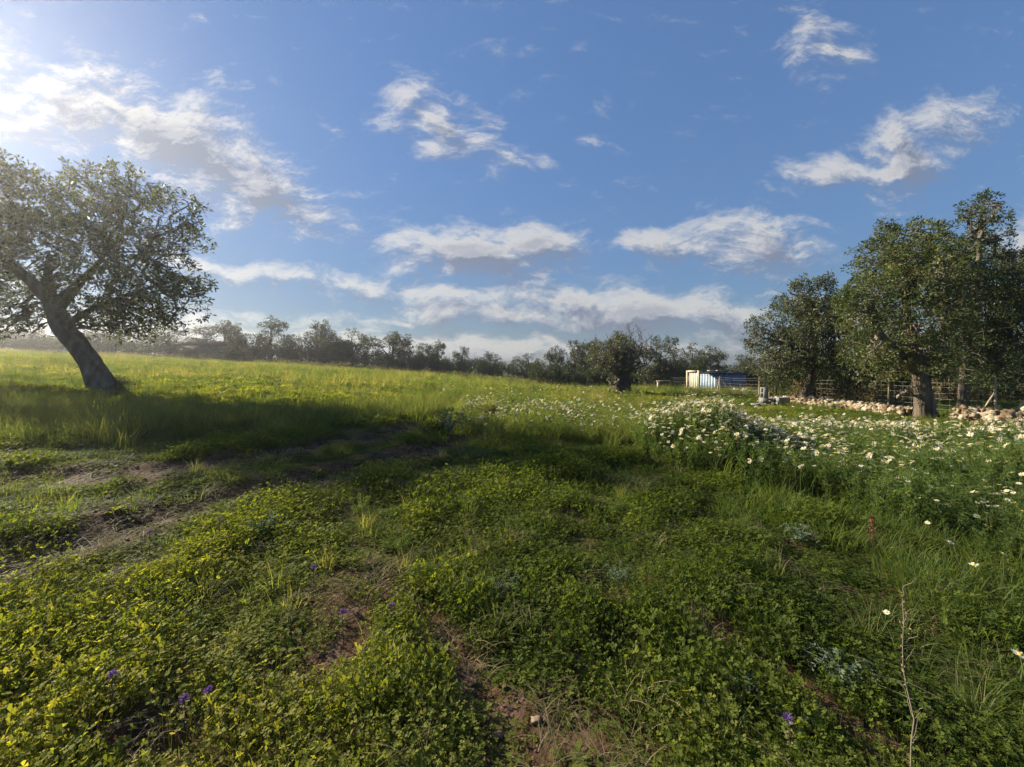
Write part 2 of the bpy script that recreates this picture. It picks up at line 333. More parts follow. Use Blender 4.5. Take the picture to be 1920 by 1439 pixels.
m_cream = noise_mat('cream_sheet', [(.15, (.4, .33, .23)), (.5, (.62, .56, .43)), (.85, (.74, .69, .57))], 2, 7, .6, .12, 9, (1, 1, .4))
m_tarp = noise_mat('black_tarpaulin', [(.2, (.02, .02, .022)), (.8, (.05, .05, .052))], 4, 4, .5, .6, 9)
m_board = noise_mat('pale_board', [(.2, (.4, .37, .33)), (.8, (.66, .63, .58))], 3, 5, .8, .2)
m_render = noise_mat('old_render', [(.2, (.1, .085, .07)), (.8, (.2, .175, .15))], 2, 6, .9, .3)
m_rooft = noise_mat('old_roof', [(.2, (.03, .026, .022)), (.8, (.07, .058, .05))], 2, 6, 1.0, .1, spec=.0)

def ground_mat():
    m = bpy.data.materials.new('field_soil'); nt, N, L = nodes(m)
    tc = N.new('ShaderNodeTexCoord')
    def noise(sc, det): n = N.new('ShaderNodeTexNoise'); n.inputs['Scale'].default_value = sc; n.inputs['Detail'].default_value = det; L.new(tc.outputs['Object'], n.inputs['Vector']); return n.outputs['Fac']
    def ramp(f, cols):
        cr = N.new('ShaderNodeValToRGB'); e = cr.color_ramp.elements
        e[0].position, e[0].color = cols[0][0], (*cols[0][1], 1); e[1].position, e[1].color = cols[-1][0], (*cols[-1][1], 1)
        for p, c in cols[1:-1]: q = e.new(p); q.color = (*c, 1)
        L.new(f, cr.inputs[0]); return cr.outputs[0]
    soil = ramp(noise(7, 10), [(.3, (.035, .019, .011)), (.5, (.075, .042, .024)), (.72, (.15, .095, .06))])
    green = ramp(noise(.6, 9), [(.3, (.05, .08, .018)), (.5, (.085, .12, .026)), (.75, (.15, .15, .05))])
    at = N.new('ShaderNodeAttribute'); at.attribute_name = 'var'
    mx = N.new('ShaderNodeMix'); mx.data_type = 'RGBA'; L.new(at.outputs['Fac'], mx.inputs[0]); L.new(soil, mx.inputs[6]); L.new(green, mx.inputs[7])
    pr = N.new('ShaderNodeBsdfPrincipled'); pr.inputs['Roughness'].default_value = .95; pr.inputs['Specular IOR Level'].default_value = .1; L.new(mx.outputs[2], pr.inputs['Base Color'])
    bp = N.new('ShaderNodeBump'); bp.inputs['Strength'].default_value = .8; bp.inputs['Distance'].default_value = .03; L.new(noise(30, 8), bp.inputs['Height']); L.new(bp.outputs[0], pr.inputs['Normal'])
    o = N.new('ShaderNodeOutputMaterial'); L.new(pr.outputs[0], o.inputs[0]); return m
m_ground = ground_mat()

# ------------------------------------------------------------------ ground and distant ridge
t = np.linspace(-1, 1, 560); c1 = 3000*np.sinh(9*t)/np.sinh(9)
gx, gy = np.meshgrid(c1, c1+3.0, indexing='ij'); gz = height(gx, gy); n = len(t)
ii = np.arange(n*n).reshape(n, n)
gf = np.stack([ii[:-1, :-1], ii[1:, :-1], ii[1:, 1:], ii[:-1, 1:]], -1).reshape(-1, 4)
rr = np.hypot(gx, gy); gv = np.clip(sstep(rr, 2, 9)*.9-track_m(gx, gy)*.8*(rr < 20), 0, .95)
obj('ground', mesh('ground', [(np.stack([gx, gy, gz], -1), gf, gv.ravel())], m_ground, True), kind='structure')
xr = np.linspace(-900, 1500, 90); zr = 24+36*np.exp(-((xr-0)/130)**2)+8*fbm(xr*.01, xr*0, 3, 3)
rv = []
for k, (dy, f) in enumerate([(-260, 0), (-150, .55), (0, 1), (200, .5), (400, 0)]): rv.append(np.stack([xr*.3, 700+dy*.3+0*xr, -1+(zr*.235+1)*f*(.92+.16*fbm(xr*.02, xr*0+k, 8, 3))], 1))
m_ridge = noise_mat('ridge_scrub', [(.3, (.03, .05, .04)), (.7, (.07, .09, .06))], .01, 6, .95, .0)
nr = len(xr); ir = np.arange(5*nr).reshape(5, nr)
obj('hills', mesh('hills', [(np.concatenate(rv), np.stack([ir[:-1, :-1], ir[:-1, 1:], ir[1:, 1:], ir[1:, :-1]], -1).reshape(-1, 4), .5)], m_ridge, True), kind='structure')

# ------------------------------------------------------------------ trees
def bez(a, b, K, r, wob=.12, sag=0.):
    t = np.linspace(0, 1, K)[:, None]; L = np.linalg.norm(b-a)
    w = np.cumsum(r.normal(size=(K, 3)), 0); w = w-w[0]-(w[-1]-w[0])*t; w[:, 2] *= .6
    p = a+(b-a)*t+w*L*wob/np.sqrt(K); p[:, 2] += sag*L*4*(t*(1-t))[:, 0]; return p
def make_tree(trunks, lobes, seed, tips_per_m3=26, leafL=.085, leafW=.032, nleaf=11, spread=.13, shell=.35, bark_sides=12, limb_r=.07, ntwig=1.0, clumps=True, bare=0, gnarl=.18):
    """trunks: list of (points, radii); lobes: list of (centre, radius xyz). returns (trunk parts, crown parts, limb parts)"""
    r = np.random.default_rng(seed); tparts, lparts, cparts = [], [], []
    ends = []
    for pts, rad in trunks:
        pts = np.array(pts, float); rad = np.array(rad, float)
        K = 26; s = np.linspace(0, len(pts)-1, K); P = np.stack([np.interp(s, range(len(pts)), pts[:, i]) for i in range(3)], 1)
        for _ in range(3): P[1:-1] = (P[:-2]+2*P[1:-1]+P[2:])/4
        R = np.interp(s, range(len(rad)), rad); V, Fq = tubes(P[None], R[None], 22)
        # flutes and lumps
        V = V.reshape(K, 22, 3); th = np.arange(22)/22*2*pi
        fl = 1+gnarl*(np.sin(th*3+seed)[None]*.5+np.sin(th*5+1.3*seed+np.linspace(0, 2, K)[:, None])*.35)+gnarl*.9*(r.random((K, 22))-.5)
        V = P[:, None]+(V-P[:, None])*fl[..., None]; V = V.reshape(-1, 3)
        tparts.append((V, Fq, .5)); ends.append(P)
    AP = np.concatenate([e[int(len(e)*.55):] for e in ends]); TE = ends
    nodes_ = [AP[::3]]
    paths, radii = [], []
    for c, rad in lobes:
        c = np.array(c, float); rad = np.broadcast_to(np.array(rad, float), (3,))
        cand = np.concatenate(nodes_[:1]); tip = cand[np.argmin(np.linalg.norm(cand-c, axis=1)+r.random(len(cand))*.3)]
        p = bez(tip, c, 9, r, .35, .06); paths.append(p); radii.append(np.linspace(limb_r*(.7+.5*r.random()), .02, 9))
        nodes_.append(p[3:])
        for k in range(7):
            q = c+rdir(1, .2, r)[0]*rad*.8; a = p[r.integers(3, 9)]; b = bez(a, q, 9, r, .3, .03); paths.append(b); radii.append(np.linspace(.024, .008, 9)*max(.6, limb_r/.07)); nodes_.append(b[4:])
    V, Fq = tubes(paths, radii, 6); lparts.append((V, Fq, .5))
    ND = np.concatenate(nodes_)
    P_, D_, vv = [], [], []
    for c, rad in lobes:
        c = np.array(c, float); rad = np.broadcast_to(np.array(rad, float), (3,))
        vol = 4.19*np.prod(rad); nt_ = int(tips_per_m3*vol)+6
        ncl = max(5, int(11*np.prod(rad)**(2/3)/.25**.5)) if clumps else 1
        cd = rdir(ncl, .1, r); cc = c+cd*rad*(.55+.4*r.random((ncl, 1))); cr_ = rad.mean()*(.22+.26*r.random(ncl))
        k = r.integers(0, ncl, nt_)
        q = cc[k]+rdir(nt_, .25, r)*(cr_[k]*(.5+.65*r.random(nt_)**.5))[:, None]
        m = r.random(nt_) < shell; d = rdir(m.sum(), 0, r); q[m] = c+d*rad*(r.random((m.sum(), 1))**.4)
        P_.append(q); D_.append(nrm(q-c)); vv.append(np.broadcast_to((r.random(ncl)*.5)[k], (nt_,))+r.random(nt_)*.2)
    tips = np.concatenate(P_); td = np.concatenate(D_); tv = np.concatenate(vv); nt_ = len(tips)
    # twigs
    sel = r.random(nt_) < .35*ntwig; ts = tips[sel]
    near = np.array([ND[np.argmin(((ND-q)**2).sum(1))] for q in ts])
    dv = ts-near; ln = np.linalg.norm(dv, axis=1, keepdims=True); st = np.where(ln > .7, ts-dv/np.maximum(ln, .01)*.7, near)
    mid = (st+ts)/2+r.normal(size=ts.shape)*.03
    V, Fq = tubes(np.stack([st, mid, ts], 1), np.tile([.008, .006, .003], (len(ts), 1))*max(.7, leafL/.085), 3); lparts.append((V, Fq, .5))
    # leaf rosettes round each tip
    n = nt_*nleaf; base = np.repeat(tips, nleaf, 0); dd = nrm(np.repeat(td, nleaf, 0)*.55+rdir(n, .12, r)*1.0)
    off = dd*(r.random((n, 1))*spread*.75)
    base = base+off; V, Fq = leaves(base, nrm(dd+rdir(n, -.1, r)*.5), leafL*(.65+.7*r.random(n)), leafW*(.7+.6*r.random(n)), r)
    va = np.clip(np.repeat(tv, nleaf)+r.random(n)*.35, 0, 1)
    cparts.append((V, Fq, np.repeat(va, 4)))
    return tparts, lparts, cparts
def tree(name, base, tp, lp, cp, bark, leafm, **k):
    e = empty(name, base, **k); b = np.array(base)
    def sh(ps): return [(np.asarray(p[0])-b, *p[1:]) for p in ps]
    obj('trunk', mesh('trunk', sh(tp), bark, True), e)
    obj('branches', mesh('branches', sh(lp), m_bark, True), e)
    if cp: obj('crown', mesh('crown', sh(cp), leafm), e)
    return e
def lob(lst, d, spread, seed, squash=1.0):
    r = np.random.default_rng(seed); out = []
    for (px, py, rp) in lst:
        dd = d+(r.random()*2-1)*spread; c = W(px, py, dd); R = rp/F*d; out.append((c, (R*1.0, R*1.15, R*squash)))
    return out

# left carob, leaning to the left, back-lit
d = 12.0; bx, by = -12.75, 12.0; bz = hgt(bx, by)
T1 = ([(W(206, 765, d)[0], d, bz-.3), W(196, 735, d), W(175, 690, d), W(148, 650, d), W(115, 615, d), W(98, 575, d), W(88, 530, d), W(92, 470, d)], [.48, .35, .255, .25, .255, .19, .12, .02])
T2 = ([W(100, 585, d), W(135, 545, d+.3), W(175, 505, d+.6), W(215, 455, d+.9)], [.19, .13, .08, .02])
T3 = ([W(96, 565, d), W(50, 520, d-.3), W(0, 480, d-.6), W(-50, 440, d-.9)], [.19, .13, .08, .02])
T4 = ([W(125, 610, d), W(180, 575, d-.4), W(250, 550, d-.9), W(310, 530, d-1.0)], [.09, .07, .05, .03])
LL = [(15, 385, 62), (100, 385, 66), (195, 365, 58), (262, 372, 48), (150, 450, 85), (40, 475, 75), (240, 450, 68), (333, 405, 34), (352, 455, 34),
      (338, 560, 48), (270, 560, 60), (345, 525, 36), (190, 545, 55), (20, 575, 48), (-60, 420, 80), (-90, 530, 70), (58, 325, 26), (150, 335, 28), (285, 605, 28),
      (225, 600, 30), (25, 318, 22), (305, 355, 22), (240, 330, 24), (355, 385, 20), (372, 440, 18), (375, 555, 16), (-30, 350, 50), (5, 620, 22), (-130, 460, 60), (45, 600, 25), (205, 620, 14), (300, 480, 40), (110, 540, 40), (-5, 540, 50), (240, 590, 44), (180, 600, 34), (300, 590, 34), (210, 625, 22), (265, 628, 20), (320, 600, 22), (150, 610, 22), (60, 625, 18), (20, 610, 24), (290, 540, 40)]
tp, lp, cp = make_tree([T1, T2, T3, T4], lob(LL, d, 1.5, 3), 5, tips_per_m3=25, leafL=.112, leafW=.045, nleaf=13, spread=.17, limb_r=.045, shell=.18)
tree('carob_tree', (bx, by, bz), tp, lp, cp, m_bark, m_carob, label='big back-lit carob tree with a thick leaning trunk, alone in the grass at far left', cat='tree')

# large right tree, pale trunk standing in the gap of the stone wall
d = 11.5; bx = W(1735, 0, d)[0]; bz = hgt(bx, d)
T1 = ([(bx+.05, d, bz-.2), W(1735, 780, d), W(1733, 750, d), W(1728, 720, d), W(1722, 690, d), W(1712, 640, d), W(1700, 590, d), W(1690, 520, d)], [.40, .26, .20, .19, .15, .11, .08, .05])
T2 = ([W(1734, 700, d), W(1765, 655, d+.3), W(1775, 600, d+.5), W(1770, 520, d+.8)], [.2, .16, .12, .05])
T3 = ([W(1724, 700, d), W(1690, 670, d-.5), W(1650, 630, d-.8), W(1630, 580, d-1)], [.15, .12, .09, .04])
LL = [(1658, 455, 36), (1664, 425, 15), (1635, 492, 42), (1712, 470, 42), (1742, 440, 22), (1760, 510, 48), (1685, 545, 62), (1635, 570, 48), (1612, 605, 34),
      (1660, 630, 48), (1720, 620, 56), (1690, 680, 34), (1745, 672, 34), (1610, 530, 16), (1600, 545, 14), (1725, 425, 14), (1770, 455, 24), (1645, 665, 28), (1620, 640, 26), (1680, 500, 44), (1780, 570, 42), (1770, 630, 40), (1715, 700, 24), (1630, 690, 34), (1600, 660, 34), (1660, 700, 30), (1615, 585, 40), (1765, 690, 30), (1690, 440, 28), (1735, 510, 50)]
tp, lp, cp = make_tree([T1, T2, T3], lob(LL, d, 1.2, 13), 8, tips_per_m3=85, leafL=.088, leafW=.036, nleaf=13, spread=.13, limb_r=.05)
tree('carob_tree', (bx, d, bz), tp, lp, cp, m_barkpale, m_lush, label='tall bushy tree with a stout pale fluted trunk beside the stone wall', cat='tree')
# darker tree behind it
d = 13.6; bx = W(1800, 0, d)[0]; bz = hgt(bx, d)
T1 = ([(bx, d, bz-.2), W(1803, 740, d), W(1808, 680, d), W(1820, 600, d), W(1835, 500, d), W(1838, 420, d)], [.12, .105, .10, .09, .07, .04])
T2 = ([W(1806, 690, d), W(1850, 630, d+.4), W(1885, 560, d+.7)], [.16, .12, .05])
LL = [(1832, 480, 40), (1838, 396, 30), (1862, 405, 20), (1815, 400, 14), (1835, 438, 22), (1878, 505, 40), (1850, 560, 58), (1898, 575, 42), (1840, 625, 48), (1800, 560, 50), (1882, 630, 38), (1800, 640, 40), (1915, 520, 26), (1925, 600, 34), (1860, 665, 26), (1795, 495, 36), (1845, 372, 12), (1900, 480, 18), (1850, 680, 22), (1910, 640, 34), (1810, 690, 30), (1880, 690, 26), (1925, 560, 40), (1870, 450, 24)]
tp, lp, cp = make_tree([T1, T2], lob(LL, d, 1.0, 23), 9, tips_per_m3=80, leafL=.095, leafW=.04, nleaf=13, spread=.14, limb_r=.05)
tree('carob_tree', (bx, d, bz), tp, lp, cp, m_bark, m_carob, label='tallest dark green tree at right, its narrow top above the bushy tree', cat='tree')
# mid tree with thin crooked trunk
d = 16.8; bx = W(1510, 0, d)[0]; bz = hgt(bx, d)
T1 = ([(bx-.1, d, bz-.2), W(1508, 745, d), W(1514, 728, d), W(1522, 712, d), W(1520, 690, d), W(1524, 660, d), W(1528, 620, d), W(1520, 570, d)], [.26, .19, .15, .16, .15, .14, .1, .05])
T2 = ([W(1520, 690, d), W(1495, 655, d-.2), W(1460, 640, d-.3)], [.13, .09, .05])
LL = [(1500, 552, 26), (1535, 552, 28), (1475, 588, 34), (1530, 595, 40), (1440, 618, 30), (1572, 595, 30), (1430, 655, 26), (1475, 650, 36), (1540, 645, 36), (1412, 612, 14), (1492, 690, 24), (1450, 685, 24), (1580, 640, 28), (1548, 530, 14), (1490, 530, 10), (1408, 645, 14), (1510, 620, 30), (1560, 690, 24), (1420, 690, 16), (1470, 700, 26), (1435, 700, 20), (1500, 650, 34), (1585, 690, 24), (1545, 600, 40)]
tp, lp, cp = make_tree([T1, T2], lob(LL, d, 1.1, 33), 15, tips_per_m3=75, leafL=.11, leafW=.045, nleaf=10, spread=.14, limb_r=.045)
tree('carob_tree', (bx, d, bz), tp, lp, cp, m_bark, m_olive, label='rounded grey-green tree with a thin crooked trunk behind the concrete blocks', cat='tree')
# ancient half-dead tree
d = 24.; bx = W(1170, 0, d)[0]; bz = hgt(bx, d); r_ = np.random.default_rng(4)
T1 = ([(bx, d, bz-.3), W(1171, 738, d), W(1168, 722, d), W(1166, 706, d), W(1164, 698, d)], [.62, .52, .46, .44, .3])
LL = [(1135, 665, 17), (1168, 648, 17), (1150, 680, 15), (1185, 655, 16), (1120, 650, 13), (1183, 680, 15), (1125, 690, 16), (1160, 630, 8), (1110, 675, 12), (1150, 650, 14), (1150, 660, 24), (1175, 665, 20), (1128, 668, 20), (1185, 690, 14), (1160, 640, 14)]
tp, lp, cp = make_tree([T1], lob(LL, d, .9, 43), 16, tips_per_m3=42, leafL=.13, leafW=.055, nleaf=9, spread=.16, limb_r=.05, gnarl=.4)
pp, rr_ = [], []
for k in range(48):
    a = W(1150+30*r_.random(), 705-10*r_.random(), d)+np.array([0, (r_.random()-.5)*.6, 0]); ang = r_.normal()*.55; L_ = (1.4+1.5*r_.random())
    b = a+np.array([sin(ang)*L_, (r_.random()-.5)*1.6, cos(ang)*L_*.92+.1]); p = bez(a, b, 9, r_, .35); pp.append(p); rr_.append(np.linspace(.045, .008, 9))
    for j in range(4):
        a2 = p[r_.integers(3, 8)]; b2 = a2+np.array([(r_.random()-.5)*1.0, (r_.random()-.5)*.8, .3+.7*r_.random()]); pp.append(bez(a2, b2, 9, r_, .3)); rr_.append(np.linspace(.018, .006, 9))
V, Fq = tubes(pp, rr_, 5)
e = empty('olive_tree', (bx, d, bz), label='old half-dead tree with a squat gnarled black trunk and bare twigs on top', cat='tree')
sh = lambda ps: [(np.asarray(p[0])-np.array([bx, d, bz]), *p[1:]) for p in ps]
obj('trunk', mesh('trunk', sh(tp), noise_mat('charred_bark', [(.2, (.02, .018, .015)), (.8, (.09, .075, .06))], 5, 8, .95, .9, 12, (1, 1, .3), bdist=.08), True), e)
obj('branches', mesh('branches', sh([(V, Fq, .5)]+lp), m_twig, True), e)
obj('crown', mesh('crown', sh(cp), m_lush), e)
# pale fallen limb on its left
pl = [bez(W(1160, 712, d-.5), W(1147, 745, d-.8), 9, r_, .5), bez(W(1152, 722, d-.6), W(1140, 706, d-.5), 9, r_, .4), bez(W(1148, 735, d-.7), W(1165, 752, d-.9), 9, r_, .4)]
V, Fq = tubes(pl, [np.linspace(.07, .03, 9)]*3, 6); obj('dead_limb', mesh('dead_limb', sh([(V, Fq, .9)]), m_barkpale, True), e)

# ---- generic far trees and shrubs: a few meshes, copied
def generic(seed, h, w, kind='tree', leaf=.15, dens=16, nl=9):
    r = np.random.default_rng(seed)
    if kind == 'tree':
        lean = (r.random()-.5)*.6
        T = [([(0, 0, -.4), (lean*.2, 0, h*.15), (lean*.5, .1, h*.35), (lean*.8, 0, h*.6), (lean, 0, h*.8)], [.17, .13, .11, .08, .04])]
        for k in range(2):
            a = r.random()*6.28; T.append(([(lean*.4, 0, h*.25), (lean*.4+cos(a)*w*.15, sin(a)*w*.15, h*.42), (lean*.4+cos(a)*w*.3, sin(a)*w*.3, h*.62)], [.08, .06, .03]))
        lb = []
        for k in range(20):
            a = r.random()*6.28; rr = (r.random()**.6)*w*.38; z = h*(.14+.70*r.random()); q = w*(.11+.12*r.random())*(1-.4*(z/h-.2))
            lb.append(((lean*z/h+cos(a)*rr*(1.15-.5*z/h), sin(a)*rr, z), (q, q, q*.85)))
        lb.append(((lean, 0, h*.88), (w*.14, w*.14, h*.12)))
    else:
        T = [([(0, 0, -.2), (.05, 0, h*.3), (0, .05, h*.6)], [.08, .06, .03])]
        lb = [((cos(a)*w*.3*q, sin(a)*w*.3*q, h*(.2+.5*r.random())), (w*.2, w*.2, h*.24)) for a, q in [(r.random()*6.28, r.random()) for _ in range(9)]]
    return make_tree(T, lb, seed, tips_per_m3=dens, leafL=leaf, leafW=leaf*.42, nleaf=nl, spread=leaf*1.4, limb_r=.045, ntwig=.5)
def proto(seed, h, w, kind, leafm, bark, **k):
    tp, lp, cp = generic(seed, h, w, kind, **k)
    return (mesh('trunk', tp, bark, True), mesh('branches', lp, bark, True), mesh('crown', cp, leafm), h, w)
FT = [proto(100+i, 5., 5.0+.6*(i % 3), 'tree', m_far, m_bark, dens=22, leaf=.17) for i in range(6)]
SH = [proto(200+i, 1.6, 2.4, 'shrub', m_bush, m_bark, leaf=.10, dens=80, nl=8) for i in range(3)]
DS = [proto(300+i, 1.3, 2.2, 'shrub', m_brush, m_twig, leaf=.10, dens=40, nl=6) for i in range(2)]
def place(pr, name, x, y, H, Wd, rz, parts=True, **k):
    e = empty(name, (x, y, hgt(x, y)-.05), rz, **k); e.scale = (Wd/pr[4], Wd/pr[4], H/pr[3])
    for nm, me in (('trunk', pr[0]), ('branches', pr[1]), ('crown', pr[2])):
        if nm == 'branches' and not parts: continue
        obj(nm, me, e)
    return e
r_ = np.random.default_rng(6)
FAR = [  # px, top py, width px, depth, what the photo shows
    (322, 612, 88, 56, 'dense rounded tree at the left end of the far tree line, beside the low hut'),
    (422, 604, 76, 58, 'open-crowned tree rising over the roof of the low hut'),
    (462, 628, 56, 56, 'low dark tree right against the hut, on its right side'),
    (508, 598, 74, 57, 'tall airy tree with two crowns, first right of the hut trees'),
    (552, 630, 50, 59, 'small thin tree between the two-crowned airy tree and the tall dark one'),
    (604, 603, 84, 55, 'tallest dark tree in the middle of the left half of the far tree line'),
    (662, 621, 62, 57, 'dark tree touching the right side of the tallest far tree'),
    (738, 625, 90, 54, 'wide dense far tree with a sky gap on both sides'),
    (792, 646, 48, 58, 'left one of two small joined trees right of the wide dense far tree'),
    (822, 642, 46, 58, 'right one of two small joined trees right of the wide dense far tree'),
    (866, 653, 36, 60, 'smallest far tree, thin and alone against the sky'),
    (918, 661, 62, 62, 'low domed tree left of the distant blue ridge'),
    (988, 666, 62, 58, 'low spreading tree just right of the distant blue ridge'),
    (1040, 652, 42, 46, 'narrow tree at the left edge of the dark group behind the half-dead tree'),
    (1078, 643, 74, 44, 'broad dark tree in the group left of the half-dead tree'),
    (1118, 640, 60, 42, 'dark tree directly left behind the half-dead tree'),
    (1228, 636, 74, 36, 'full dark tree right of the half-dead tree, left of the shed'),
    (1262, 655, 44, 38, 'smaller tree joined to the full dark tree left of the shed'),
    (1295, 649, 56, 42, 'open grey tree straight behind the cream shed door'),
    (1334, 652, 58, 43, 'domed grey tree behind the blue shed roof'),
    (1390, 668, 54, 34, 'light green low tree behind the right end of the shed'),
    (1186, 652, 50, 40, 'dark tree directly right behind the half-dead tree'),
    (215, 618, 80, 60, 'far tree seen under the right side of the leaning carob crown'),
    (60, 618, 90, 60, 'far tree seen left of the leaning trunk'), (-30, 612, 90, 60, 'far tree at the left edge behind the carob crown'),
    (1620, 640, 110, 26, 'shaded tree in the thicket between the crooked-trunk tree and the pale trunk'),
    (1700, 650, 120, 24, 'shaded tree straight behind the pale fluted trunk'),
    (1880, 690, 130, 22, 'hazy olive tree over the fence at the right edge'),
    (1560, 660, 90, 30, 'shaded tree right behind the crooked trunk'),
    (1990, 660, 160, 20, 'tree past the right edge of the fence'), (2100, 620, 200, 24, 'tree far past the right edge of the fence'),
]
for i, (px, top, w, dep, lab) in enumerate(FAR):
    x = (px-CX)/F*dep; z = hgt(x, dep); Hh = EYE+(HY-top)/F*dep-z
    place(FT[i % 6], 'far_tree' if dep > 40 else 'thicket_tree', x, dep, Hh*1.04, w/F*dep*1.28, r_.random()*6.28, label=lab, cat='tree', group='trees along the far edge of the field')
# undergrowth along the tree line
ORD = ['first', 'second', 'third', 'fourth', 'fifth', 'sixth', 'seventh', 'eighth', 'ninth', 'tenth', 'eleventh', 'twelfth']
def shrub_row(x0, x1, n, dep, hh, protos, name, kind, where, grp, wd):
    """n shrubs between two photo columns, named from the left"""
    for k in range(n):
        px = x0+(x1-x0)*(k+.5)/n+r_.normal()*3
        dd = dep+r_.normal()*.9; x = (px-CX)/F*dd; f = .72+.55*r_.random()
        if k < 12: lab = '%s, %s from the left, %s' % (kind, ORD[k], where)
        else: lab = '%s, %s from the right, %s' % (kind, ORD[n-1-k], where)
        place(protos[r_.integers(len(protos))], name, x, dd, hh*f, wd*(.8+.45*r_.random()), r_.random()*6.28, parts=False, label=lab, cat='shrub', group=grp)
shrub_row(-80, 330, 12, 57, 3.2, SH, 'shrub', 'dark hedge shrub', 'in the row behind the leaning carob', 'hedge shrubs behind the leaning carob', 5.0)
shrub_row(330, 700, 14, 57, 3.0, SH, 'shrub', 'dark hedge shrub', 'under the left far trees', 'hedge shrubs under the left far trees', 4.2)
shrub_row(700, 1010, 16, 56, 2.5, SH, 'shrub', 'dark thicket shrub', 'under the middle far trees', 'thicket shrubs under the middle far trees', 3.4)
shrub_row(1000, 1300, 16, 40, 2.4, SH, 'shrub', 'dark thicket shrub', 'behind the half-dead tree', 'thicket shrubs behind the half-dead tree', 2.8)
shrub_row(1290, 1480, 9, 35, 2.4, SH, 'shrub', 'dark thicket shrub', 'behind the shed', 'thicket shrubs behind the shed', 2.8)
shrub_row(60, 760, 20, 49, 1.0, DS, 'scrub_bush', 'brownish dry scrub bush', 'before the left far trees', 'dry scrub before the left far trees', 3.6)
shrub_row(860, 1120, 9, 40, 1.0, DS, 'scrub_bush', 'brownish dry scrub bush', 'before the middle far trees', 'dry scrub before the middle far trees', 2.4)
shrub_row(1440, 2100, 24, 18.2, 2.5, SH, 'shrub', 'shaded dark shrub', 'close behind the wire fence', 'shrubs close behind the wire fence', 2.2)
shrub_row(1480, 2100, 14, 16.8, 1.4, DS, 'scrub_bush', 'tangled dry bush', 'against the back of the fence', 'dry brush against the fence', 1.7)
shrub_row(1480, 2300, 24, 22, 3.8, SH, 'tall_shrub', 'tall dark shrub', 'deep in the thicket behind the fence', 'tall shrubs deep behind the fence', 3.2)
x, y = W(835, 0, 52)[0], 52; place(SH[0], 'shrub', x, y, 2.6, 2.9, .4, label='lighter olive bush standing before the two small joined far trees', cat='shrub')
x, y = W(1265, 0, 31)[0], 31; place(SH[1], 'shrub', x, y, 1.0, 1.9, 1.4, label='low rounded bush beside the wooden frame left of the shed', cat='shrub')
x, y = W(237, 0, 12.3)[0], 12.3; place(SH[2], 'shrub', x, y, .55, 1.0, 1.4, label='dark low bush at the right foot of the leaning carob trunk', cat='shrub')

x, y = W(352, 0, 49)[0], 49; place(SH[1], 'shrub', x, y, 2.0, 4.0, .4, label='dark bush before the left end of the low hut', cat='shrub')
x, y = W(440, 0, 49)[0], 49; place(SH[2], 'shrub', x, y, 2.6, 4.6, 2.4, label='dark bush hiding the right end of the low hut', cat='shrub')
# far hut
e = empty('low_hut', (W(395, 0, 52)[0], 52, hgt(W(395, 0, 52)[0], 52)), label='low dark hut with a shallow pitched roof among the far trees at left', cat='hut')
zt = EYE+(HY-642)/F*52-e.location.z
obj('wall', mesh('wall', [(*box(-2.5, 2.5, -2, 2, -.5, zt-.55),)], m_render), e)
V = np.array([[-2.75, -2.3, zt-.6], [2.75, -2.3, zt-.6], [2.75, 0, zt], [-2.75, 0, zt], [-2.75, 2.3, zt-.6], [2.75, 2.3, zt-.6], [-2.75, -2.3, zt-.5], [2.75, -2.3, zt-.5], [2.75, 0, zt+.12], [-2.75, 0, zt+.12], [-2.75, 2.3, zt-.5], [2.75, 2.3, zt-.5]])
obj('roof', mesh('roof', [(V, np.array([[0, 3, 2, 1], [3, 4, 5, 2], [6, 7, 8, 9], [9, 8, 11, 10], [0, 1, 7, 6], [4, 10, 11, 5]]), .5), (np.array([[-2.75, -2.3, zt-.6], [-2.75, 0, zt], [-2.75, 2.3, zt-.6], [2.75, -2.3, zt-.6], [2.75, 0, zt], [2.75, 2.3, zt-.6]]), np.array([[0, 1, 2], [3, 5, 4]]), .5)], m_rooft), e)

# ------------------------------------------------------------------ dry-stone wall
ico = None
def rocks(C, R, seed, sq=.75):
    """faceted boulders from a subdivided cube"""
    r = np.random.default_rng(seed)
    g = np.linspace(-1, 1, 4); pts, fc = {}, []
    def idx(p):
        k = tuple(np.round(p, 4)); return pts.setdefault(k, len(pts))
    for ax in range(3):
        for s in (-1, 1):
            for i in range(3):
                for j in range(3):
                    q = []
                    for a, b in ((i, j), (i+1, j), (i+1, j+1), (i, j+1)):
                        p = [0, 0, 0]; p[ax] = s; p[(ax+1) % 3] = g[a]; p[(ax+2) % 3] = g[b]; q.append(idx(p))
                    fc.append(q if s > 0 else q[::-1])
    U = np.array(list(pts.keys())); U = U*(.93+.07/np.linalg.norm(U, axis=1, keepdims=True)); Fc = np.array(fc); nv = len(U)
    Vs, Fs, va = [], [], []
    for k, (c, rr) in enumerate(zip(C, R)):
        A, _ = np.linalg.qr(r.normal(size=(3, 3))*.5+np.eye(3)); q = U*(1+(r.random((nv, 1))-.5)*.42)*np.array([rr*(.8+.6*r.random()), rr*(.7+.5*r.random()), rr*sq*(.7+.5*r.random())])
        Vs.append(c+q@A.T); Fs.append(Fc+k*nv); va.append(np.full(nv, r.random()))
    return np.concatenate(Vs), np.concatenate(Fs), np.concatenate(va)
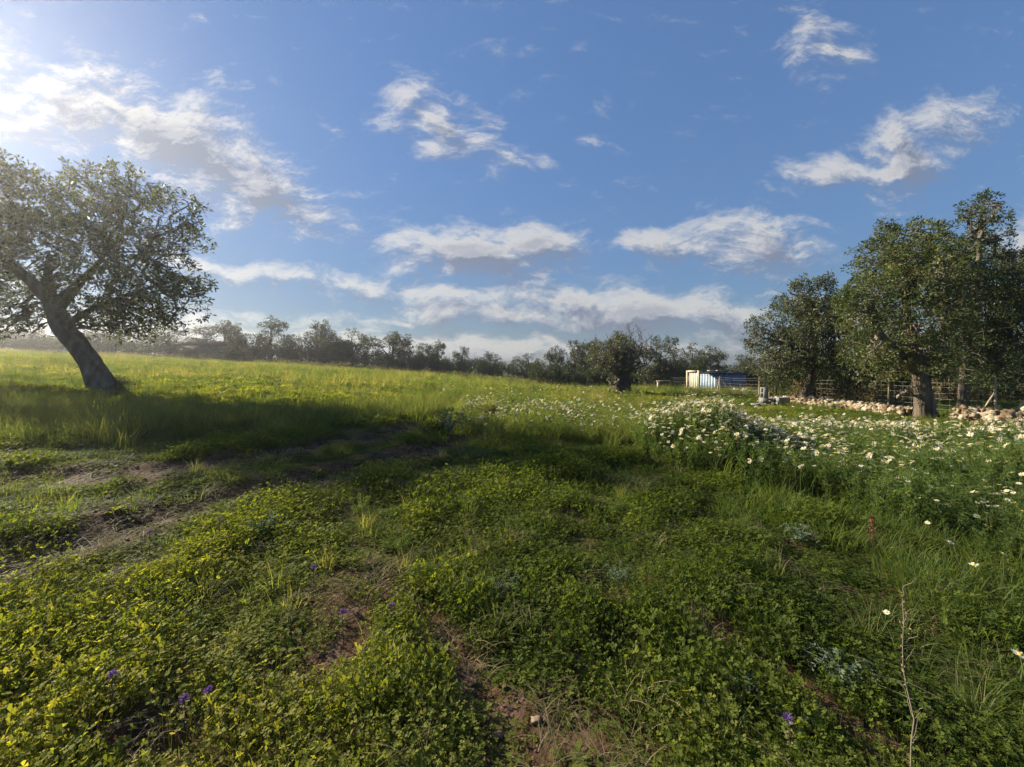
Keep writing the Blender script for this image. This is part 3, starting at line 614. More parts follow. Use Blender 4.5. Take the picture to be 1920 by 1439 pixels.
def wall_seg(pts, h, name, label, seed):
    r = np.random.default_rng(seed); C, R = [], []
    for (ax, ay), (bx, by) in zip(pts[:-1], pts[1:]):
        L = math.hypot(bx-ax, by-ay); nx, ny = -(by-ay)/L, (bx-ax)/L
        for lay in range(int(h/.10)+1):
            s = 0
            while s < L:
                rr = .045+.065*r.random()**1.5; t_ = s/L
                hh = h*(.8+.45*vnoise(ax+s*1.2, ay, seed))
                if lay*.10 < hh:
                    for side in (-.16, .04, .2):
                        x = ax+(bx-ax)*t_+nx*(side+r.normal()*.03); y = ay+(by-ay)*t_+ny*(side+r.normal()*.03)
                        C.append([x, y, hgt(x, y)+.04+lay*.10+r.normal()*.025]); R.append(rr)
                s += rr*1.65
    C = np.array(C); o = np.array([*pts[0], hgt(*pts[0])]); V, Fc, va = rocks(C-o, R, seed)
    ob = obj(name, mesh(name, [(V, Fc, va)], m_stone), None, o, label=label, cat='wall'); return ob
wall_seg([(12.2, 18.6), (12.5, 15), (12.35, 12.6), (12.25, 11.9)], .33, 'stone_wall', 'low tumbled dry-stone wall running from the crooked tree to the pale trunk', 51)
wall_seg([(12.35, 10.65), (12.7, 9.6), (13.1, 8.0), (13.6, 5.8)], .42, 'stone_wall', 'low dry-stone wall of pale and rusty stones at the right edge, right of the pale trunk', 52)
# loose stones by shed along fence foot
C = []; 
for k in range(60): 
    q = r_.random(); x = 13.4+r_.normal()*.25; y = 19.5+q*6; C.append([x, y, hgt(x, y)+.05])
C = np.array(C); o = C[0].copy(); V, Fc, va = rocks(C-o, .07+.07*r_.random(60), 5)
obj('rubble', mesh('rubble', [(V, Fc, va)], m_stone), None, o, label='scattered pale rubble along the foot of the fence right of the shed', cat='rubble', kind='stuff')

# ------------------------------------------------------------------ wire fence
e = empty('wire_fence', (14, 5, 0), label='low wire mesh fence on thin wooden posts behind the stone wall', cat='fence')
b0 = np.array([14, 5, 0.])
fp = [(14.9, 6.2), (14.6, 8.5), (14.2, 11.3), (14.0, 14.3), (14.0, 18), (14.0, 21.8), (14.0, 25.9), (14.2, 29.5), (13.9, 34.8), (14, 44), (14, 52)]
def top(x, y): return hgt(x, y)+1.15
for k, (x, y) in enumerate(fp):
    z = hgt(x, y); p = np.array([[x, y, z-.2], [x+.01, y, z+.6], [x+.02*(k % 2), y, z+1.25]])-b0
    V, Fq = tubes(p[None], [[.032, .03, .026]], 8); cap = np.array([list(range(len(V)-8, len(V)))])
    obj('post', mesh('post', [(V, Fq, .3+.4*(k % 3)/2), (V[-8:], np.array([[0, 1, 2, 3], [0, 3, 4, 7], [4, 5, 6, 7]]), .6)], m_wood, True), e)
pw, rw = [], []
for (ax, ay), (bx, by) in zip(fp[:-1], fp[1:]):
    ks = np.linspace(0, 1, 9)
    X = ax+(bx-ax)*ks; Y = ay+(by-ay)*ks; Z = np.array([hgt(a, b) for a, b in zip((ax, bx), (ay, by))]); Zb = Z[0]+(Z[1]-Z[0])*ks
    for hz in (.12, .26, .42, .6, .8, 1.0, 1.15):
        pw.append(np.stack([X-14, Y-5, Zb+hz-.05*4*ks*(1-ks)*r_.random()], 1)); rw.append(np.full(9, .0035))
    L = math.hypot(bx-ax, by-ay)
    if ay < 33:
        for s in np.arange(0, 1, .28/L):
            x = ax+(bx-ax)*s; y = ay+(by-ay)*s; z = Z[0]+(Z[1]-Z[0])*s
            pw.append(np.stack([np.full(9, x-14)+r_.normal(size=9)*.004, np.full(9, y-5), z+np.linspace(.12, 1.13, 9)], 1)); rw.append(np.full(9, .0025))
V, Fq = tubes(pw, rw, 3); obj('wire_mesh', mesh('wire_mesh', [(V, Fq, .5)], m_wire), e)
def brace(a, b, r, name, label, m=m_wood, parent=None):
    a = np.array(a, float); b = np.array(b, float); p = np.stack([a, (a+b)/2+[0, 0, .01], b])
    V, Fq = tubes((p-a)[None], [[r, r*.95, r*.85]], 8); 
    me = mesh(name, [(V, Fq, .7), (V[-8:], np.array([[0, 1, 2, 3], [0, 3, 4, 7], [4, 5, 6, 7]]), .8)], m, True)
    if parent: return obj(name, me, parent, a-b0, label=label)
    return obj(name, me, None, a, label=label, cat='post')
brace((13.5, 25.4, hgt(13.5, 25.4)-.1), (13.98, 25.9, hgt(14, 25.9)+1.08), .04, 'strut', 'pale strut slanting up to the post before the shed', parent=e)
brace((14.62, 25.2, hgt(14.6, 25.2)-.1), (14.02, 25.88, hgt(14, 25.9)+1.05), .045, 'strut', None, m_woodtan, parent=e)
p0 = G(1893, 783); z0 = hgt(*p0)
a = W(1892, 783, 10.9); b = W(1950, 722, 10.2); brace((a[0], a[1], a[2]-.1), b, .055, 'leaning_pole', 'pale leaning timber pole over the stone wall at the right edge', m_woodtan)
a = W(1838, 772, 12.5); b = W(1866, 735, 12.8); brace((a[0], a[1], a[2]-.1), b, .025, 'leaning_stick', 'thin grey stick leaning on the fence between pale trunk and right edge', m_wood)
# crooked dead branch left of the pale trunk
V, Fq = tubes([bez(W(1684, 746, 11.3), W(1697, 730, 11.2), 9, r_, .3), bez(W(1697, 730, 11.2), W(1712, 741, 11.35), 9, r_, .1), bez(W(1712, 741, 11.35), W(1722, 745, 11.45), 9, r_, .1)], [np.linspace(.045, .035, 9), np.linspace(.035, .035, 9), np.linspace(.035, .05, 9)], 7)
o = W(1722, 745, 11.45); obj('dead_branch', mesh('dead_branch', [(V-o, Fq, .9)], m_barkpale, True), None, o, label='bent pale dead branch sticking out left of the pale fluted trunk', cat='branch')

# ------------------------------------------------------------------ shed
def ribbed(a, b, z0, z1, m, name, parent, rib=.2, dep=.035, org=None, topf=None):
    """trapezoidal sheet metal between two ground points"""
    a = np.array(a, float); b = np.array(b, float); L = np.linalg.norm(b-a); u = (b-a)/L; nn = np.array([u[1], -u[0]])
    s = [0.]; dd = [0.]; x = 0
    while x < L-.001:
        for q, w_ in ((rib*.35, 0.), (rib*.5, 1.), (rib*.85, 1.), (rib, 0.)):
            s.append(min(x+q, L)); dd.append(w_*dep)
        x += rib
    s = np.array(s); dd = np.array(dd); n = len(s); P = a+u*s[:, None]+nn*dd[:, None]
    rows = []
    for k, z in enumerate((z0, (z0+z1)/2, z1)): rows.append(np.column_stack([P+nn*.006*np.sin(s*2.3+k)[:, None], np.full(n, z)]))
    B = [r0-np.append(nn*.012, 0) for r0 in rows]
    V = np.concatenate(rows+B); i = np.arange(6*n).reshape(6, n)
    Fq = [np.stack([i[k, :-1], i[k, 1:], i[k+1, 1:], i[k+1, :-1]], 1) for k in (0, 1)]+[np.stack([i[k, 1:], i[k, :-1], i[k+1, :-1], i[k+1, 1:]], 1) for k in (3, 4)]
    Fq.append(np.stack([i[2, :-1], i[2, 1:], i[5, 1:], i[5, :-1]], 1))
    return obj(name, mesh(name, [(V-np.array(org), np.concatenate(Fq), .5)], m), parent)
C0 = W(1343, 0, 30)[:2]; A0 = W(1312, 0, 31.3)[:2]; D0 = W(1288, 0, 32.3)[:2]; B0 = W(1398, 0, 32.2)[:2]
zg = hgt(*C0); zt = EYE+(HY-702)/F*30
org = (*C0, zg); e = empty('shed', org, label='small blue corrugated metal shed with a cream door and tarpaulin scraps on its roof', cat='shed')
ribbed(A0, C0, zg-.3, zt, m_pblue, 'side_wall', e, .24, .07, org)
ribbed(C0, B0, zg-.3, zt-.02, m_blue, 'front_wall', e, .25, .06, org)
R0 = B0+(A0-C0); ribbed(B0, R0, zg-.3, zt-.02, m_blue, 'back_wall', e, .2, .03, org)
# roof: slightly pitched sheet, overhanging
u1 = (A0-C0)/np.linalg.norm(A0-C0); u2 = (B0-C0)/np.linalg.norm(B0-C0)
q = [C0-u1*.12-u2*.1, C0+u1*1.75-u2*.1, B0+u1*1.75+u2*.12, B0-u1*.12+u2*.12]; zz = [zt+.05, zt+.12, zt+.0, zt-.03]
Vr = np.array([[*p, z] for p, z in zip(q, zz)]+[[*p, z+.05] for p, z in zip(q, zz)])-np.array(org)
obj('roof', mesh('roof', [(Vr, np.array([[0, 3, 2, 1], [4, 5, 6, 7], [0, 1, 5, 4], [1, 2, 6, 5], [2, 3, 7, 6], [3, 0, 4, 7]]), .3)], m_tarp), e)
# cream door leaf with frame, standing higher than the wall
zd = EYE+(HY-695)/F*31.8
dr = ribbed(D0, A0-(A0-D0)*.02, zg-.3, zd-.12, m_cream, 'door', e, .16, .03, org)
ud = (A0-D0)/np.linalg.norm(A0-D0); nd = np.array([ud[1], -ud[0]]); Ld = np.linalg.norm(A0-D0)
def beam(P, Q, w, z0, z1, m, name, par, off=.03):
    P = np.array(P); Q = np.array(Q); u = (Q-P)/np.linalg.norm(Q-P); n2 = np.array([u[1], -u[0]])
    c = [P+n2*off, Q+n2*off, Q+n2*(off+w), P+n2*(off+w)]
    V = np.array([[*p, z0] for p in c]+[[*p, z1] for p in c])-np.array(org)
    return obj(name, mesh(name, [(V, np.array([[0, 3, 2, 1], [4, 5, 6, 7], [0, 1, 5, 4], [1, 2, 6, 5], [2, 3, 7, 6], [3, 0, 4, 7]]), .5)], m), par)
beam(D0, D0+ud*.14, .06, zg-.3, zd, m_woodtan, 'door_post', e, .04); beam(A0-ud*.14, A0, .06, zg-.3, zd, m_woodtan, 'door_post', e, .04)
beam(D0+ud*.142, A0-ud*.142, .06, zd-.14, zd, m_woodtan, 'lintel', e, .04)
beam(C0-u2*.03, C0+u2*.06, .05, zg-.3, zt+.02, m_blue, 'corner_trim', e, .045)
hx = B0-u2*.35; beam(hx, hx+u2*.06, .04, zt-.5, zt-.2, m_board, 'vent', e, .05)
# crumpled tarpaulin and boards on the roof
def cloth(cx, cy, sx, sy, z, seed, drape, org_):
    nx, ny = 22, 16; s, t_ = np.meshgrid(np.linspace(-1, 1, nx), np.linspace(-1, 1, ny), indexing='ij'); e_ = fbm(s*2+seed, t_*2, seed, 3)
    P = np.zeros((nx, ny, 3)); k = s*sx*(.85+.3*e_); l = t_*sy*(.85+.3*e_)
    P[..., :2] = np.array([cx, cy])+k[..., None]*u2+l[..., None]*u1; ed = np.maximum(0, -t_*sy-.25)
    P[..., 2] = z+(e_-.3)*.22-ed*drape
    i = np.arange(nx*ny).reshape(nx, ny); Fq = np.stack([i[:-1, :-1], i[1:, :-1], i[1:, 1:], i[:-1, 1:]], -1).reshape(-1, 4); V = P.reshape(-1, 3)
    return [(V-org_, Fq, .5), (V-org_-[0, 0, .012], Fq[:, ::-1], .5)]
oc = np.array([*(C0+u2*.1), zt+.12]); ob = obj('tarpaulin', mesh('tarpaulin', cloth(*(C0+u1*.35-u2*.1), .62, .5, zt+.12, 3, .9, oc), m_tarp, True), None, oc, label='crumpled black tarpaulin hanging over the corner of the shed roof', cat='tarpaulin')
oc = np.array([*(C0+u2*2.6), zt+.12]); ob = obj('tarpaulin', mesh('tarpaulin', cloth(*(C0+u2*2.8+u1*.6), 1.3, .55, zt+.06, 6, .2, oc), m_tarp, True), None, oc, label='flat dark tarpaulin spread over the right half of the shed roof', cat='tarpaulin')
for k, (s_, l_, lab) in enumerate([(.2, .9, 'pale board lying on the shed roof above the roof corner'), (1.3, 1.0, 'pale board lying on the middle of the shed roof')]):
    c = C0+u2*s_+u1*.5; V, Fq = box(-l_/2, l_/2, -.12, .12, 0, .05); o = obj('board', mesh('board', [(V, Fq, .6)], m_board), None, (*c, zt+.24), label=lab, cat='board'); o.rotation_euler = (0.06, .03, math.atan2(u2[1], u2[0])+.15*k)
# debris heap right of the shed
C = np.array([[W(1385+30*r_.random(), 0, 27.5)[0], 27.5+r_.normal()*.5, 0] for _ in range(46)]); C[:, 2] = [hgt(c[0], c[1])+.08+.15*r_.random() for c in C]
o = C[0].copy(); V, Fc, va = rocks(C-o, .07+.12*r_.random(46), 77, .5); obj('debris_heap', mesh('debris_heap', [(V, Fc, va)], m_board), None, o, label='low heap of pale and dark rubble behind the fence, right of the shed', cat='rubble')
# sagging wooden frame left of the shed
P1 = W(1234, 0, 31)[0]; z1 = hgt(P1, 31); e = empty('wooden_frame', (P1, 31, z1), label='short pale wooden post with a crossbeam in the grass left of the shed', cat='frame')
V, Fq = box(-.07, .07, -.07, .07, -.2, .78); obj('upright', mesh('upright', [(V, Fq, .6)], m_woodtan), e)
V, Fq = box(-.12, 1.0, -.04, .04, .785, .87); o = obj('crossbeam', mesh('crossbeam', [(V, Fq, .5)], m_woodtan), e); o.rotation_euler = (0, -.04, 0)

# ------------------------------------------------------------------ concrete blocks
def block_mesh(hollow=True):
    ps = []; w, d_, h = .4, .2, .2
    ps.append((*box(-w/2, w/2, -d_/2, -d_/2+.03, 0, h), .5)); ps.append((*box(-w/2, w/2, d_/2-.03, d_/2, 0, h), .5))
    for x0 in (-w/2, -.015, w/2-.03): ps.append((*box(x0+.001, x0+.029, -d_/2+.03, d_/2-.03, 0.001, h-.001), .45))
    return mesh('concrete_block', ps, m_block)
bm_ = block_mesh()
d = 16.3; zb = hgt(W(1440, 0, d)[0], d)
bl = [(1420, 0, 0, .1, 'concrete block lying low at the left end of the block pile'), (1433, 0, 0, .05, 'bottom concrete block under the upright one'), (1436, .2, 0, .1, 'concrete block stacked on the left of the pile'),
      (1434, .4, 1, .1, 'upright pale concrete block topmost on the pile'), (1452, 0, .3, .2, 'bottom concrete block in the middle of the pile'), (1452, .2, .3, .15, 'upper concrete block in the middle of the pile'),
      (1468, 0, .1, -.1, 'bottom concrete block at the right end of the pile'), (1468, .2, .1, -.05, 'upper concrete block at the right end of the pile')]
for (px, z, up, rz, lab) in bl:
    dd = d+(.3 if up == .3 else 0); o = obj('concrete_block', bm_, None, (W(px, 0, dd)[0], dd, hgt(W(px, 0, dd)[0], dd)+z+.02), label=lab, cat='block', group='concrete blocks in the grass')
    o.scale = (1.15, 1.15, 1.0); o.rotation_euler = (0, 0, rz)
    if up == 1: o.rotation_euler = (0, radians(90), rz); o.location.x -= .12; o.location.z += .23

# ------------------------------------------------------------------ ground cover
def gn_scatter(name, pts, rot, scl, idx, tint, protos, label):
    me = bpy.data.meshes.new(name); me.vertices.add(len(pts)); me.vertices.foreach_set('co', np.asarray(pts, 'f').ravel())
    for nm, ty, dat, key in (('rot', 'FLOAT_VECTOR', rot, 'vector'), ('scl', 'FLOAT_VECTOR', scl, 'vector'), ('idx', 'INT', idx, 'value'), ('tint', 'FLOAT', tint, 'value')):
        a = me.attributes.new(nm, ty, 'POINT'); a.data.foreach_set(key, np.asarray(dat).astype('i' if ty == 'INT' else 'f').ravel())
    o = obj(name, me, label=label, kind='stuff')
    g = bpy.data.node_groups.new(name+'_nodes', 'GeometryNodeTree'); g.interface.new_socket('Geometry', in_out='INPUT', socket_type='NodeSocketGeometry'); g.interface.new_socket('Geometry', in_out='OUTPUT', socket_type='NodeSocketGeometry')
    N, L = g.nodes, g.links; gi = N.new('NodeGroupInput'); go = N.new('NodeGroupOutput'); jn = N.new('GeometryNodeJoinGeometry')
    for p in protos:
        oi = N.new('GeometryNodeObjectInfo'); oi.inputs['Object'].default_value = p; oi.inputs['As Instance'].default_value = True; L.new(oi.outputs['Geometry'], jn.inputs[0])
    ip = N.new('GeometryNodeInstanceOnPoints'); ip.inputs['Pick Instance'].default_value = True
    m2p = N.new('GeometryNodeMeshToPoints'); L.new(gi.outputs[0], m2p.inputs[0]); L.new(m2p.outputs[0], ip.inputs['Points']); L.new(jn.outputs[0], ip.inputs['Instance'])
    def at(nm, ty): a = N.new('GeometryNodeInputNamedAttribute'); a.data_type = ty; a.inputs['Name'].default_value = nm; return a.outputs[0]
    L.new(at('idx', 'INT'), ip.inputs['Instance Index']); L.new(at('scl', 'FLOAT_VECTOR'), ip.inputs['Scale'])
    e2r = N.new('FunctionNodeEulerToRotation'); L.new(at('rot', 'FLOAT_VECTOR'), e2r.inputs[0]); L.new(e2r.outputs[0], ip.inputs['Rotation'])
    L.new(ip.outputs[0], go.inputs[0])
    md = o.modifiers.new('scatter', 'NODES'); md.node_group = g
    return o
def P_(name, me): return bpy.data.objects.new(name, me)     # prototype, linked nowhere
def clover_tuft(seed, R=.13, n=85, hmax=.07, size=.0095):
    r = np.random.default_rng(seed); a = r.random(n)*6.28; q = R*np.sqrt(r.random(n)); h = hmax*(.35+.65*r.random(n))*(1-.35*(q/R)**2)
    c = np.stack([np.cos(a)*q, np.sin(a)*q, h], 1); base = c*[.75, .75, 0]; var = np.clip(.15+.6*r.random(n)+.3*(h/hmax-.5), 0, 1); var[r.random(n) < .02] = 1.2
    t0 = r.random(n)*6.28; Vs, Fs, va = [], [], []; off = 0; tilt = r.normal(size=(n, 2))*.35
    for k in range(3):
        an = t0+k*2.094; D = np.stack([np.cos(an), np.sin(an), .15+tilt[:, 0]*np.cos(an)+tilt[:, 1]*np.sin(an)], 1)
        s = np.stack([-np.sin(an), np.cos(an), tilt[:, 1]*np.cos(an)-tilt[:, 0]*np.sin(an)], 1); sz = (size*(.6+.8*r.random(n)))[:, None]
        V = np.stack([c, c+D*sz*.65+s*sz*.5+[0, 0, .002], c+D*sz*1.05, c+D*sz*.65-s*sz*.5+[0, 0, .002]], 1).reshape(-1, 3)
        Vs.append((V, np.arange(4*n).reshape(n, 4), np.repeat(var, 4), 0))
    V, Fq = tubes(np.stack([base, (base+c)/2+r.normal(size=(n, 3))*.004, c], 1), np.full((n, 3), .0007), 3); Vs.append((V, Fq, .3, 0))
    return Vs
def grass_tuft(seed, n=34, R=.09, h=.13, w=.004, bend=.9, seg=4, flat=0.):
    r = np.random.default_rng(seed); a = r.random(n)*6.28; q = R*np.sqrt(r.random(n)); P = np.stack([np.cos(a)*q, np.sin(a)*q, 0*q-.01], 1)
    V, Fq = blades(P, a+r.normal(size=n)*.8, h*(.45+.75*r.random(n)), bend*(.25+r.random(n))+flat, w*(.6+.8*r.random(n)), seg, r)
    return [(V, Fq, np.repeat(r.random(n), 2*(seg+1)), 0)]
def seedstems(seed, n, R, h, mi=1):
    r = np.random.default_rng(seed); a = r.random(n)*6.28; q = R*r.random(n); b = np.stack([np.cos(a)*q, np.sin(a)*q, 0*q], 1); tp = b+np.stack([np.cos(a)*h*.15, np.sin(a)*h*.15, h*(.75+.4*r.random(n))], 1)
    V, Fq = tubes(np.stack([b, (b+tp)/2+r.normal(size=(n, 3))*.01, tp], 1), np.tile([.0016, .0013, .001], (n, 1)), 3); out = [(V, Fq, .4, mi)]
    m = 14; base = np.repeat(tp, m, 0)-np.array([0, 0, 1])*(r.random((n*m, 1))*.07); V, Fq = leaves(base, rdir(n*m, .8, r), .014, .005, r); out.append((V, Fq, .8, mi)); return out
def weed_tuft(seed, n=9, h=.5, R=.12, leaf=.045):
    r = np.random.default_rng(seed); out = []; a = r.random(n)*6.28; q = R*np.sqrt(r.random(n)); b = np.stack([np.cos(a)*q, np.sin(a)*q, 0*q], 1)
    tp = b+np.stack([np.cos(a)*h*.28*r.random(n), np.sin(a)*h*.28*r.random(n), h*(.6+.45*r.random(n))], 1); V, Fq = tubes(np.stack([b, (b+tp)/2+r.normal(size=(n, 3))*.015, tp], 1), np.tile([.003, .0025, .0015], (n, 1)), 3); out.append((V, Fq, .3, 0))
    m = 34; t_ = r.random(n*m)**.8; k = np.repeat(np.arange(n), m); P = b[k]+(tp-b)[k]*t_[:, None]; D = rdir(n*m, .35, r)
    for j in range(4):   # feathery leaf: a few narrow leaflets along each leaf axis
        V, Fq = leaves(P+D*leaf*.3*j, nrm(D+rdir(n*m, 0, r)*.55), leaf*(.5+.5*r.random(n*m)), leaf*.15, r); out.append((V, Fq, np.repeat(.2+.6*r.random(n*m), 4), 0))
    return out
def straw_tuft(seed, n=26, R=.14, h=.22):
    r = np.random.default_rng(seed); a = r.random(n)*6.28; P = np.stack([np.cos(a)*R*r.random(n), np.sin(a)*R*r.random(n), .01+.03*r.random(n)], 1)
    V, Fq = blades(P, r.normal(size=n)*1.1, h*(.4+.9*r.random(n)), 1.25+.35*r.random(n), .003*(.6+.8*r.random(n)), 5, r); return [(V, Fq, np.repeat(r.random(n), 12), 0)]
PC = [P_('clover_source', mesh('clover', clover_tuft(400+i, .12+.01*i, (70, 95, 60, 110, 80, 50)[i], (.05, .07, .10, .045, .085, .12)[i], (.0095, .008, .011, .007, .0095, .012)[i]), m_clover)) for i in range(6)]
PCf = [P_('clover_source', mesh('clover', clover_tuft(420+i, .16, 60, .08, .021), m_clover)) for i in range(4)]
PG = [P_('grass_source', mesh('grass', grass_tuft(440+i, 30, .1, .15), m_grass)) for i in range(5)]
PT = [P_('tall_source', mesh('tall', grass_tuft(460+i, 46, .13, .46, .0065, .8)+(seedstems(470+i, 4, .1, .5, 0)), m_tall)) for i in range(5)]
PW = [P_('weed_source', mesh('weed', weed_tuft(480+i), m_weed)) for i in range(5)]
PS = [P_('straw_source', mesh('straw', straw_tuft(500+i), m_straw)) for i in range(4)]

def sample(y0, y1, dens, umax=1.6, seed=0):
    r = np.random.default_rng(seed); A = umax*(y1*y1-y0*y0); n = int(A*dens)
    y = np.sqrt(y0*y0+(y1*y1-y0*y0)*r.random(n)); x = (r.random(n)*2-1)*umax*y; return x, y, r
def scatter_set(name, label, specs, protos, sizef=1.0):
    """specs: (y0,y1,density per m2, scale, keep(x,y)->prob, hscale(x,y), tint(x,y))"""
    PP, RR, SS, II, TT = [], [], [], [], []
    for k, (y0, y1, dens, sc, keep, hs, ti, pr) in enumerate(specs):
        x, y, r = sample(y0, y1, dens, seed=hash(name) % 1 + k*17+len(name))
        m = r.random(len(x)) < keep(x, y); x, y = x[m], y[m]; n = len(x)
        PP.append(np.stack([x, y, height(x, y)-.005], 1)); RR.append(np.stack([r.normal(size=n)*.08, r.normal(size=n)*.08, r.random(n)*6.28], 1))
        s = sc*(.75+.5*r.random(n)); SS.append(np.stack([s, s, s*hs(x, y)*(.8+.4*r.random(n))], 1)); II.append(r.integers(pr[0], pr[1], n)); TT.append(np.clip(ti(x, y)+r.normal(size=n)*.08, 0, 1))
    PP = np.concatenate(PP); print(name, len(PP))
    return gn_scatter(name, PP, np.concatenate(RR), np.concatenate(SS), np.concatenate(II), np.concatenate(TT), protos, label)
# --- zone maps
tallband = [(-14, 7.5), (-8, 7.3), (-4.8, 8.2), (-2.2, 10.5), (.2, 13)]      # tall grass behind the tracks
def tall_m(x, y):
    d = seg_dist(x, y, tallband)+(fbm(x*.7, y*.7, 61, 3)-.5)*1.6; m = 1-sstep(d, .9, 1.7)
    far = sstep(fbm(x*.25, y*.25, 63, 4), .47, .6)*sstep(y, 13, 17)*.55
    cen = (1-sstep(np.hypot((x-.9)/2.6, (y-9)/1.7)+(fbm(x, y, 64, 3)-.5)*.5, .8, 1.15))*.8
    return np.clip(np.maximum(np.maximum(m, far), cen), 0, 1)
EDGE = [(1.9, 6.5), (2.2, 5.6), (3.0, 5.0), (3.5, 4.5), (3.75, 3.6), (4.0, 2.8), (4.6, 1.6)]
def daisy_m(x, y):
    # right patch: right of EDGE line, nearer than the wall
    xe = np.interp(y, [1.6, 2.8, 3.6, 4.5, 5.0, 5.6, 6.5, 8, 11], [4.7, 4.1, 3.75, 3.4, 2.9, 2.3, 2.2, 3.2, 6.0])
    m = sstep(x-xe+(fbm(x*1.5, y*1.5, 71, 3)-.5)*.7, -.1, .5)*(1-sstep(y, 7.4, 9.2))*(1-sstep(x, 10.5, 11.8))
    return m
def mound(x, y): return 1+.52*np.exp(-(((x-3.3)/1.3)**2+((y-6.4)/1.0)**2))
def near_tint(x, y):   # painted light: sunlit yellow at lower left and front, shaded green to the right
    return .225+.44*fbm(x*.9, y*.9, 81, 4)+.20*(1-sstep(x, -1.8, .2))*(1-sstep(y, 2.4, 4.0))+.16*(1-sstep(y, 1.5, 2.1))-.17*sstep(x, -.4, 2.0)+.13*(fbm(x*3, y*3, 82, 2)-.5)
def far_tint(x, y): return .58+1.1*(fbm(x*.3, y*.6, 83, 5)-.5)
nobare = lambda x, y: np.clip(1-.9*track_m(x, y)-1.0*soil_m(x, y), .02, 1)
bank = lambda x, y: .35+1.35*sstep(fbm(x*1.3, y*1.3, 84, 3), .35, .7)
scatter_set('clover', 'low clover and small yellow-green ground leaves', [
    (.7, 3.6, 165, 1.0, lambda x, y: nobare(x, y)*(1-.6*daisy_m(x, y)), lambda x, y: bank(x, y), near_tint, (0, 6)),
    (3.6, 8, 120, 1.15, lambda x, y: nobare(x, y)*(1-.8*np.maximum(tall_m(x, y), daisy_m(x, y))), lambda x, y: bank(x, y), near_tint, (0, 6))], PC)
scatter_set('field_clover', 'bright clover sheet further out in the field', [
    (8, 16, 34, 1.3, lambda x, y: nobare(x, y)*(1-.85*np.maximum(tall_m(x, y), daisy_m(x, y))), bank, far_tint, (0, 4)),
    (16, 34, 9, 2.2, lambda x, y: (1-.5*tall_m(x, y)), lambda x, y: .9+0*x, far_tint, (0, 4)),
    (34, 66, 2.6, 3.6, lambda x, y: 1+0*x, lambda x, y: .7+0*x, far_tint, (0, 4))], PCf)
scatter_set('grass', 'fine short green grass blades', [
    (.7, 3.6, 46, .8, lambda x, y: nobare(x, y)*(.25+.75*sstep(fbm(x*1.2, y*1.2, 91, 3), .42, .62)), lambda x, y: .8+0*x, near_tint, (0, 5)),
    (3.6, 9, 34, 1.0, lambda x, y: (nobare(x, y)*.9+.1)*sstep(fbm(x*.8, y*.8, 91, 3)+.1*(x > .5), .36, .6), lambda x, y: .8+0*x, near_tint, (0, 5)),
    (9, 20, 14, 1.6, lambda x, y: .8+0*x, lambda x, y: 1+0*x, far_tint, (0, 5)),
    (20, 60, 2.6, 3.0, lambda x, y: .9+0*x, lambda x, y: .8+.5*fbm(x*.2, y*.2, 92, 3), far_tint, (0, 5)),
    (1.6, 6, 60, 1.3, lambda x, y: sstep(x, 2.0, 3.4)*(1-sstep(y, 4, 5.5))*.8, lambda x, y: 1.0+0*x, lambda x, y: .35+0*x, (0, 5))], PG)
scatter_set('tall_grass', 'knee-high meadow grass', [
    (4, 16, 34, .8, lambda x, y: tall_m(x, y)*(1-.9*track_m(x, y)), lambda x, y: .75+.5*fbm(x*.6, y*.6, 93, 3), lambda x, y: .28+.35*fbm(x*.8, y*.8, 94, 3), (0, 5)),
    (3, 11, 12, .9, lambda x, y: daisy_m(x, y), lambda x, y: .9+0*x, lambda x, y: .35+0*x, (0, 5)),
    (.9, 7, 2.6, .42, lambda x, y: 1-track_m(x, y), lambda x, y: .9+0*x, lambda x, y: .45+.3*fbm(x, y, 6, 2), (0, 5)),
    (9, 20, 5, .8, lambda x, y: sstep(fbm(x*.4, y*.4, 95, 3), .45, .6)*(x > 2), lambda x, y: .8+0*x, lambda x, y: .45+.2*fbm(x, y, 96, 2), (0, 5)),
    (16, 56, 2.4, 1.3, lambda x, y: tall_m(x, y)*1.3+.06, lambda x, y: .6+.5*fbm(x*.3, y*.3, 97, 3), lambda x, y: .42+.8*(fbm(x*.18, y*.4, 98, 4))-.1, (0, 5))], PT)
scatter_set('weeds', 'feathery leafy weeds between the flowers', [
    (2.4, 11, 34, 1.0, lambda x, y: daisy_m(x, y), lambda x, y: (.30+1.25*fbm(x*.9, y*.9, 99, 3))*(.55+.6*sstep(y, 2.5, 5.5))*(1-.5*sstep(y, 6.2, 8.4))*mound(x, y), lambda x, y: .25+.35*fbm(x*.8, y*.8, 94, 3), (0, 5)),
    (6, 14, 12, .85, lambda x, y: tall_m(x, y)*(x > -1.5), lambda x, y: .9+0*x, lambda x, y: .45+.4*fbm(x*.8, y*.8, 94, 3), (0, 5)),
    (3, 9, .8, .5, lambda x, y: 1-track_m(x, y), lambda x, y: .6+0*x, lambda x, y: .3+0*x, (0, 5)),
    (10, 24, 3.5, .9, lambda x, y: sstep(fbm(x*.7, y*.7, 101, 4), .48, .62), lambda x, y: .65+0*x, lambda x, y: .15+.5*fbm(x, y, 94, 2), (0, 5)),
    (22, 56, 1.4, 1.3, lambda x, y: sstep(fbm(x*.4, y*.4, 102, 4), .48, .62), lambda x, y: .6+0*x, lambda x, y: .1+.6*fbm(x, y, 94, 2), (0, 5))], PW)
